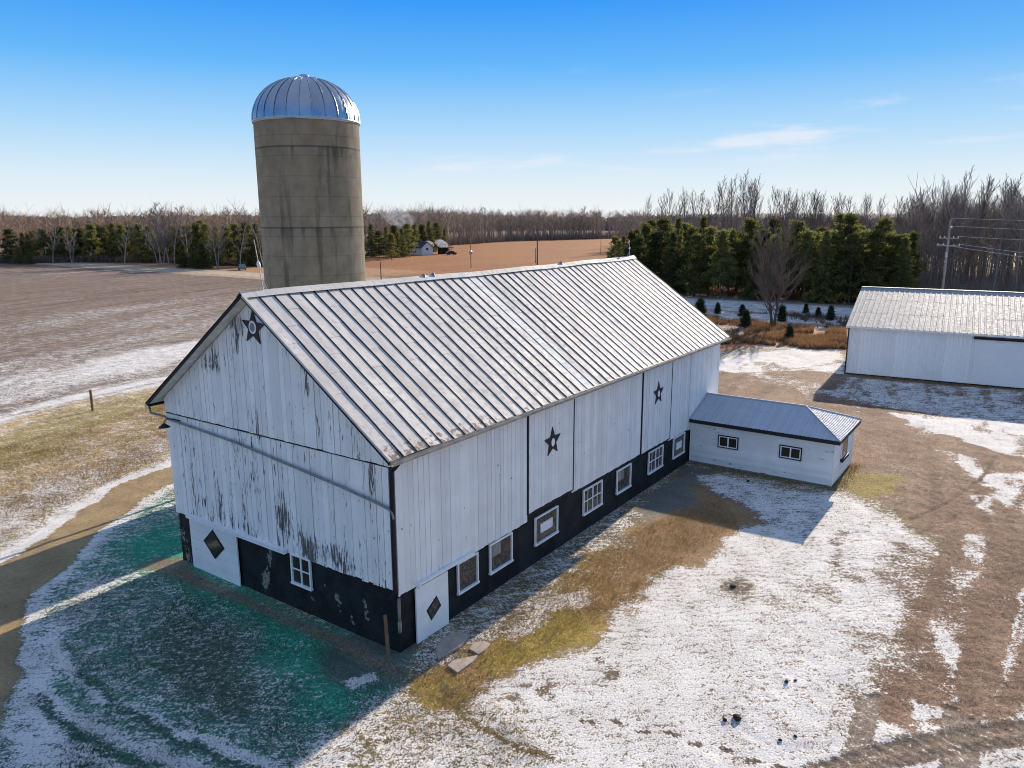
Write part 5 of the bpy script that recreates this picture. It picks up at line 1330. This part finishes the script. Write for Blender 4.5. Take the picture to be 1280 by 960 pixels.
wr = woods('woods', scatter([(81.2,275.0),(122.5,242.0),(137.8,182.2),(183.6,195.6),(245.4,261.0),(111.0,364.2)], 700, 6), 9.5, 17, M['brown_woods'], 7, 1.3)
tag(wr, 'brown leafless woods beyond the ploughed field', 'woods')
wr = woods('woods', scatter([(224.8,239.2),(292.2,240.2),(377.7,260.0),(489.3,226.9),(576.9,226.7),(446.1,368.0),(307.2,326.4)], 620, 8), 13, 19, M['woods_bark'], 9, 1.4)
tag(wr, 'grey wood line beyond the stubble field', 'woods')
# low brush at the foot of the woods
def brush(name, spots, hlo, hhi, mat, seed, blades, label, cat, spread=.5, width=.05):
    rs = np.random.default_rng(seed); sp = np.repeat(np.array(spots), blades, axis=0); n = len(sp)
    h = rs.uniform(hlo, hhi, n); a = rs.random(n)*6.28; ln = rs.normal(0, spread, (n,2))*h[:,None]
    x = sp[:,0]+rs.normal(0,.12,n)*spread*2; y = sp[:,1]+rs.normal(0,.12,n)*spread*2; wv = width*rs.uniform(.6,1.4,n)
    v = np.stack([np.stack([x-np.cos(a)*wv, y-np.sin(a)*wv, np.full(n,-.03)],-1), np.stack([x+np.cos(a)*wv, y+np.sin(a)*wv, np.full(n,-.03)],-1), np.stack([x+ln[:,0], y+ln[:,1], h],-1)], 1).reshape(-1,3)
    tn = np.repeat(np.clip(rs.random(n)*.7+np.repeat(rs.random(len(spots)), blades)*.4, 0, 1), 3)
    return tag(link(name, npmesh(name, v, np.arange(3*n).reshape(-1,3), {'tint': tn}), mat), label, cat, None, 'stuff')
brush('brush', scatter([(120,-40),(120,58),(165,62),(165,-90)], 2200, 14), .5, 1.8, M['dead_brush'], 15, 7, 'dead brush under the evergreens', 'brush', .45, .10)
brush('brush', scatter([(116,-45),(118,50),(124,50),(122,-45)], 1500, 18), .3, .9, M['dry_stalks'], 19, 8, 'rust coloured grass at the foot of the evergreens', 'grass', .4, .05)
wdp = [(64,12),(67,7),(68,-3),(76,-6),(94,-2),(94,30),(66,33),(52,18)]
sp = np.array(scatter(wdp, 9000, 20)); dn = fbm(sp[:,0]*.16, sp[:,1]*.16, 4); keep = dn > .545
brush('weeds', sp[keep], .25, .75, M['dry_stalks'], 21, 9, 'rust coloured dry weeds before the road', 'weeds', .35, .035)
sp2 = np.array(scatter(wdp, 5000, 22)); dn = fbm(sp2[:,0]*.2+9, sp2[:,1]*.2, 4); sp2 = sp2[dn > .56]
brush('brush', scatter([(83.2,268.0),(108.6,240.2),(121.0,215.4),(125.0,169.3),(128.7,174.1),(124.5,221.4),(112.1,247.4),(86.4,277.5)], 1500, 52), .6, 3.0, M['dead_brush'], 53, 8, 'brown thicket along the far road beyond the ploughed field', 'brush', .35, .07)
brush('brush', sp2, .2, .8, M['dead_brush'], 23, 8, 'dark bramble patches in the snow before the road', 'brush', .5, .03)
bank = [(65.81,12.25),(72.65,10.38),(79.15,7.55),(81.63,3.82),(67.73,0.93),(65.58,4.14),(65.89,9.2)]
brush('brush', scatter([(221.3,235.5),(288.3,237.1),(369.5,254.2),(475.8,220.5),(539.9,211.6),(558.4,219.2),(502.9,233.4),(390.0,268.6),(303.7,249.8),(235.1,250.1)], 1600, 62), 2.0, 6.5, M['woods_bark'], 63, 8, 'thin saplings along the wood line beyond the stubble field', 'brush', .22, .10)
brush('brush', scatter([(246.4,113.7),(214.6,14.1),(232.4,16.4),(263.9,118.8)], 1300, 64), 2.0, 6.0, M['woods_bark'], 65, 8, 'thin saplings behind the evergreen row', 'brush', .25, .08)
brush('tall_grass', [p for p in scatter(bank, 2200, 24) if vnoise(np.array([p[0]*.5]), np.array([p[1]*.5]))[0] > .42], .22, .85, M['dry_stalks'], 25, 12, 'band of tall rust grass at the edge of the snowy yard', 'grass', .30, .03)
# short grass poking through the snow round the barn
def short_grass(poly, n, seed, lo, hi):
    sp = np.array(scatter(poly, n, seed)); return sp
g1 = scatter([(2.58,35.07),(15.5,38.06),(8.04,25.66),(-0.65,21.78),(-3.7,19.19)], 7000, 30)
g2 = scatter([(-0.96,-1.06),(0.69,-1.38),(7.27,-1.44),(13.32,-1.87),(18.63,-3.56),(16.71,-5.19),(7.25,-4.46),(-0.05,-3.2),(-1.1,-2.87)], 3000, 31) + scatter([(-1.53,-1.6),(-0.24,-3.34),(-1.48,-6.79),(-4.54,-2.37)], 500, 35)
g2 += [(A1-.08-abs(rng.normal())*.22, rng.uniform(-LA-.2,-.2)) for _ in range(500)] + [(rng.uniform(A1,A2+.3), -LA-.08-abs(rng.normal())*.2) for _ in range(300)]
g2 += [(54.4-.1-abs(rng.normal())*.25+u_*.087, -1.8-u_) for u_ in rng.uniform(0,20,900)]
g2 = [p for p in g2 if not (p[1] > -.25 and p[0] > -.2)]
g3 = [p for p in scatter([(-12,-3),(-.6,-1.0),(-.6,11.5),(-5.0,12.0),(-7,6),(-9,3)], 9000, 32)]
brush('grass', np.array(g1+g2), .04, .14, M['yard_grass'], 33, 5, 'dry grass poking through thin snow around the barn', 'grass', .8, .013)
M['green_grass'] = leafmat('green_grass', (.020,.055,.035), (.07,.13,.085), .2)
brush('grass', np.array(g3), .03, .09, M['green_grass'], 34, 4, 'green grass through thin snow in the shade of the gable', 'grass', .8, .010)

brush('brush', scatter([(128.8,6.8),(119.9,-3.4),(113.6,-30.1),(153.3,-34.7),(153.8,-0.4),(162.4,11.9)], 2600, 40), 1.0, 4.5, M['woods_bark'], 41, 9, 'tangled grey saplings at the edge of the woods behind the shed', 'brush', .25, .06)
# loose stones and clods on the bare drive
def stones(name, spots, lo, hi, mat, seed, label):
    rs = np.random.default_rng(seed); base_v = np.array([(1,0,0),(-1,0,0),(0,1,0),(0,-1,0),(0,0,.8),(0,0,-.5)],float); base_f = np.array([(0,2,4),(2,1,4),(1,3,4),(3,0,4),(2,0,5),(1,2,5),(3,1,5),(0,3,5)])
    VV = []; FF = []
    for k, (x, y) in enumerate(spots):
        r = rs.uniform(lo, hi); v = base_v*r*rs.uniform(.6,1.3,(6,1)); a = rs.random()*6.28; ca, sa = math.cos(a), math.sin(a)
        VV.append(np.stack([v[:,0]*ca-v[:,1]*sa+x, v[:,0]*sa+v[:,1]*ca+y, v[:,2]+ground_at(x,y)+r*.25], -1)); FF.append(base_f+6*k)
    return tag(link(name, npmesh(name, np.concatenate(VV), np.concatenate(FF), {'tint': np.repeat(rs.random(len(spots)), 6)}), mat), label, name, None, 'stuff')
M['clod'] = leafmat('clod', (.10,.065,.045), (.34,.25,.18), 0, .9)
stones('gravel', scatter([(6,-17),(6,-13.5),(18,-13),(24,-9),(30,-7),(42,-3),(42,-20),(20,-20)], 9000, 70), .006, .019, M['clod'], 71, 'loose gravel and clods on the bare brown drive')
stones('gravel', scatter([(0.98,-2.42),(6.3,-2.03),(13.32,-1.87),(18.63,-3.56),(16.26,-5.34),(8.53,-4.17),(0.54,-3.92)], 2500, 72), .006, .016, M['clod'], 73, 'clods on the brown strip beside the barn')
# distant wooded rise
def ridge(pts, depth, seed):
    rs = np.random.default_rng(seed); V_ = []; F_ = []; n = len(pts)
    rows = 4
    for r in range(rows):
        for i, (x, y, z) in enumerate(pts):
            d = Vector((x-c_[0], y-c_[1], 0)).normalized()*depth*r/rows
            zz_ = (0, .75, 1.0, .2)[r]*z
            V_.append((x+d.x, y+d.y, -.5+zz_+(rs.uniform(-1.2,1.2) if r in (1,2) else 0)))
    for r in range(rows-1):
        for i in range(n-1): a = r*n+i; F_.append((a,a+1,a+n+1,a+n))
    return V_, F_
far_pts = [(128.5,731.0,18.3),(186.8,696.5,19.4),(249.6,654.1,18.8),(279.0,641.7,16.9),(329.7,627.9,17.6),(388.8,604.5,18.3),(450.6,585.0,18.3),(531.2,541.0,19.8),(578.6,520.4,21.4),(660.2,500.4,18.3),(752.2,454.3,15.6),(779.5,406.4,15.4),(723.8,339.4,16.7),(685.2,279.0,17.8),(661.0,230.9,18.1),(661.7,161.6,17.6),(654.8,98.5,16.5),(639.8,63.0,17.9),(622.8,30.8,18.7),(604.4,-6.9,18.2),(582.3,-66.1,18.3),(575.8,-116.3,16.9)]
P_ = np.array(far_pts); tt = np.linspace(0, len(P_)-1, 900); dense = np.stack([np.interp(tt, np.arange(len(P_)), P_[:,k]) for k in range(3)], -1)
v_, f_ = ridge(dense, 120, 3)
me = npmesh('hills', np.array(v_), np.array(f_), {'tint': rng.random(len(v_))})
tag(link('hills', me, M['far_woods']), None, None, None, 'structure')
wf = woods('woods', [(x+rng.uniform(0,60), y+rng.uniform(-8,8)) for x, y, z in dense[::2]], 12, 17, M['far_woods'], 44, 1.6)
tag(wf, 'far grey woods along the horizon', 'woods')

# ------------------------------------------------------------------ the far house, its shelter, smoke, a parked car
def far_house(x, y, rz, lw, ld, h, rh, label, walls='house_white'):
    o = empty('house', (x, y, 0), rz); tag(o, label, 'house')
    mb = MB(); mb.add([(0,0,-.2),(lw,0,-.2),(lw,ld,-.2),(0,ld,-.2),(0,0,h),(lw,0,h),(lw,ld,h),(0,ld,h),(0,ld/2,h+rh),(lw,ld/2,h+rh)],[(0,1,5,4),(2,3,7,6),(0,4,8,7,3),(1,2,6,9,5)]); mb.build('wall', M[walls], o)
    mb = MB()
    for s in (0,1):
        y0 = -.4 if s == 0 else ld+.4; z0 = h-.4*rh/(ld/2)
        mb.hexa([(-.4,y0,z0+.03),(lw+.4,y0,z0+.03),(lw+.4,ld/2,h+rh+.03),(-.4,ld/2,h+rh+.03),(-.4,y0,z0+.2),(lw+.4,y0,z0+.2),(lw+.4,ld/2,h+rh+.2),(-.4,ld/2,h+rh+.2)])
    r = mb.build('roof', M['dark_roof'], o)
    mb = MB(); mb.box((lw*.6,ld*.5-.3,h+rh-.2),(lw*.6+.6,ld*.5+.3,h+rh+1.0)); mb.build('chimney', M['house_brown'], r)
    mb = MB(); mb.box((-.05,ld*.5-.45,h*.62),(.02,ld*.5+.45,h*.62+.9)); mb.build('window', M['dark_glass'], o)
    return o
(hx, hy), = [(208.3,178.4)]
far_house(hx, hy, R_(62), 13, 4.6, 2.9, 1.9, 'small white gabled house with dark roof at the stubble field edge')
(sx_, sy_), = [(198.3,195.1)]
far_house(sx_, sy_, R_(20), 6, 7, 2.6, 1.6, 'white house half hidden behind the evergreens right of the silo')
(gx_, gy_), = [(213.6,178.4)]
o = empty('carport', (gx_, gy_, 0), R_(-28)); tag(o, 'dark open carport right of the small white house', 'carport')
mb = MB()
for a in (0, 4.2):
    for b in (0, 4): mb = MB(); mb.box((a-.1,b-.1,-.1),(a+.1,b+.1,2.4)); mb.build('post', M['black_paint'], o)
mb = MB(); mb.box((.1,3.92,-.05),(4.1,4.0,2.4)); mb.build('back_wall', M['black_paint'], o)
mb = MB(); mb.hexa([(-.5,-.5,2.4),(4.7,-.5,2.4),(4.7,4.5,3.0),(-.5,4.5,3.0),(-.5,-.5,2.6),(4.7,-.5,2.6),(4.7,4.5,3.2),(-.5,4.5,3.2)]); mb.build('roof', M['dark_roof'], o)
M['car_dark'] = simple('car_dark', (.03,.035,.04), .3, .3, .1, 2); M['car_teal'] = simple('car_teal', (.10,.22,.22), .35, .2, .1, 2); M['tyre'] = simple('tyre', (.015,.015,.015), .9, 0, .1, 2)
def car(x, y, rz, mat, label):
    o = empty('parked_car', (x, y, 0), rz); tag(o, label, 'car')
    mb = MB(); prof = [(-2.1,.35),(2.1,.35),(2.15,.75),(1.2,.9),(.6,1.42),(-1.2,1.45),(-1.9,.95),(-2.15,.85)]
    mb.prism(prof, lambda u,v,w: (u,w-.85,v), 1.7); mb.build('body', mat, o)
    mb = MB(); g_ = [(1.0,.95),(.55,1.36),(-1.15,1.38),(-1.7,.98)]
    mb.prism(g_, lambda u,v,w: (u,w-.865,v), 1.73); mb.build('side_window', M['dark_glass'], o)
    for wx in (-1.3,1.3):
        for wy in (-.8,.8):
            mb = MB(); mb.tube([(wx,wy-.1,.33),(wx,wy+.1,.33)], .33, 12); mb.build('wheel', M['tyre'], o)
(x, y), = [(113.6,165.3)]; car(x, y, R_(60), M['car_teal'], 'small teal car parked by the far road beside the silo')
(x, y), = [(212.8,173.1)]; car(x, y, R_(-25), M['car_dark'], 'dark car parked right of the carport in the stubble')
def smoke(x, y, z, sx, sy, sz, dens, col, label):
    m = bpy.data.materials.new('smoke'); m.use_nodes = True; nt = m.node_tree; nt.nodes.clear()
    out = nt.nodes.new('ShaderNodeOutputMaterial'); pv = nt.nodes.new('ShaderNodeVolumePrincipled'); nt.links.new(pv.outputs[0], out.inputs['Volume'])
    pv.inputs['Color'].default_value = (*col, 1)
    tcn = nt.nodes.new('ShaderNodeTexCoord'); n = noise(nt, coords(nt, (1/sx*3, 1/sy*3, 1/sz*3)), 1.0, 2, .5)
    setin(nt, pv.inputs['Density'], ramp(nt, n, .40, .70, 0, dens))
    mb = MB(); nn = 10; mm = 7; vs = []; fs = []
    for i in range(mm+1):
        th = math.pi*i/mm
        for k in range(nn): a = 2*math.pi*k/nn; q = 1+.2*math.sin(3*a+th*2); vs.append((sx*q*math.sin(th)*math.cos(a)-.5*sx*math.cos(th), sy*q*math.sin(th)*math.sin(a), sz*math.cos(th)))
    for i in range(mm):
        for k in range(nn): fs.append((i*nn+k,i*nn+(k+1)%nn,(i+1)*nn+(k+1)%nn,(i+1)*nn+k))
    mb.add(vs, fs); o = mb.build('smoke', m); o.location = (x, y, z); tag(o, label, 'smoke', None, 'stuff')
(x, y, z), = [(195.2,183.9,14.0)]; smoke(x, y, z, 6, 6, 4, .12, (.8,.83,.88), 'thin grey smoke drifting above the evergreens')
(x, y, z), = [(213.5,178.5,4.0)]; smoke(x, y, z, 2.4, 2.4, 1.8, 1.0, (.95,.95,.95), 'white smoke puff over the carport')
(x, y, z), = [(210.5,182.0,4.0)]; smoke(x, y, z, 1.8, 1.8, 1.4, .8, (.95,.95,.95), 'white smoke puff over the white house roof')

# ------------------------------------------------------------------ done
scene.cycles.use_denoising = True; scene.cycles.denoiser = 'OPENIMAGEDENOISE'; scene.cycles.denoising_input_passes = 'RGB_ALBEDO_NORMAL'; scene.cycles.denoising_prefilter = 'ACCURATE'
scene.cycles.filter_width = 1.0
scene.cycles.max_bounces = 6; scene.cycles.diffuse_bounces = 3; scene.cycles.glossy_bounces = 3
scene.cycles.transparent_max_bounces = 4; scene.cycles.volume_bounces = 0
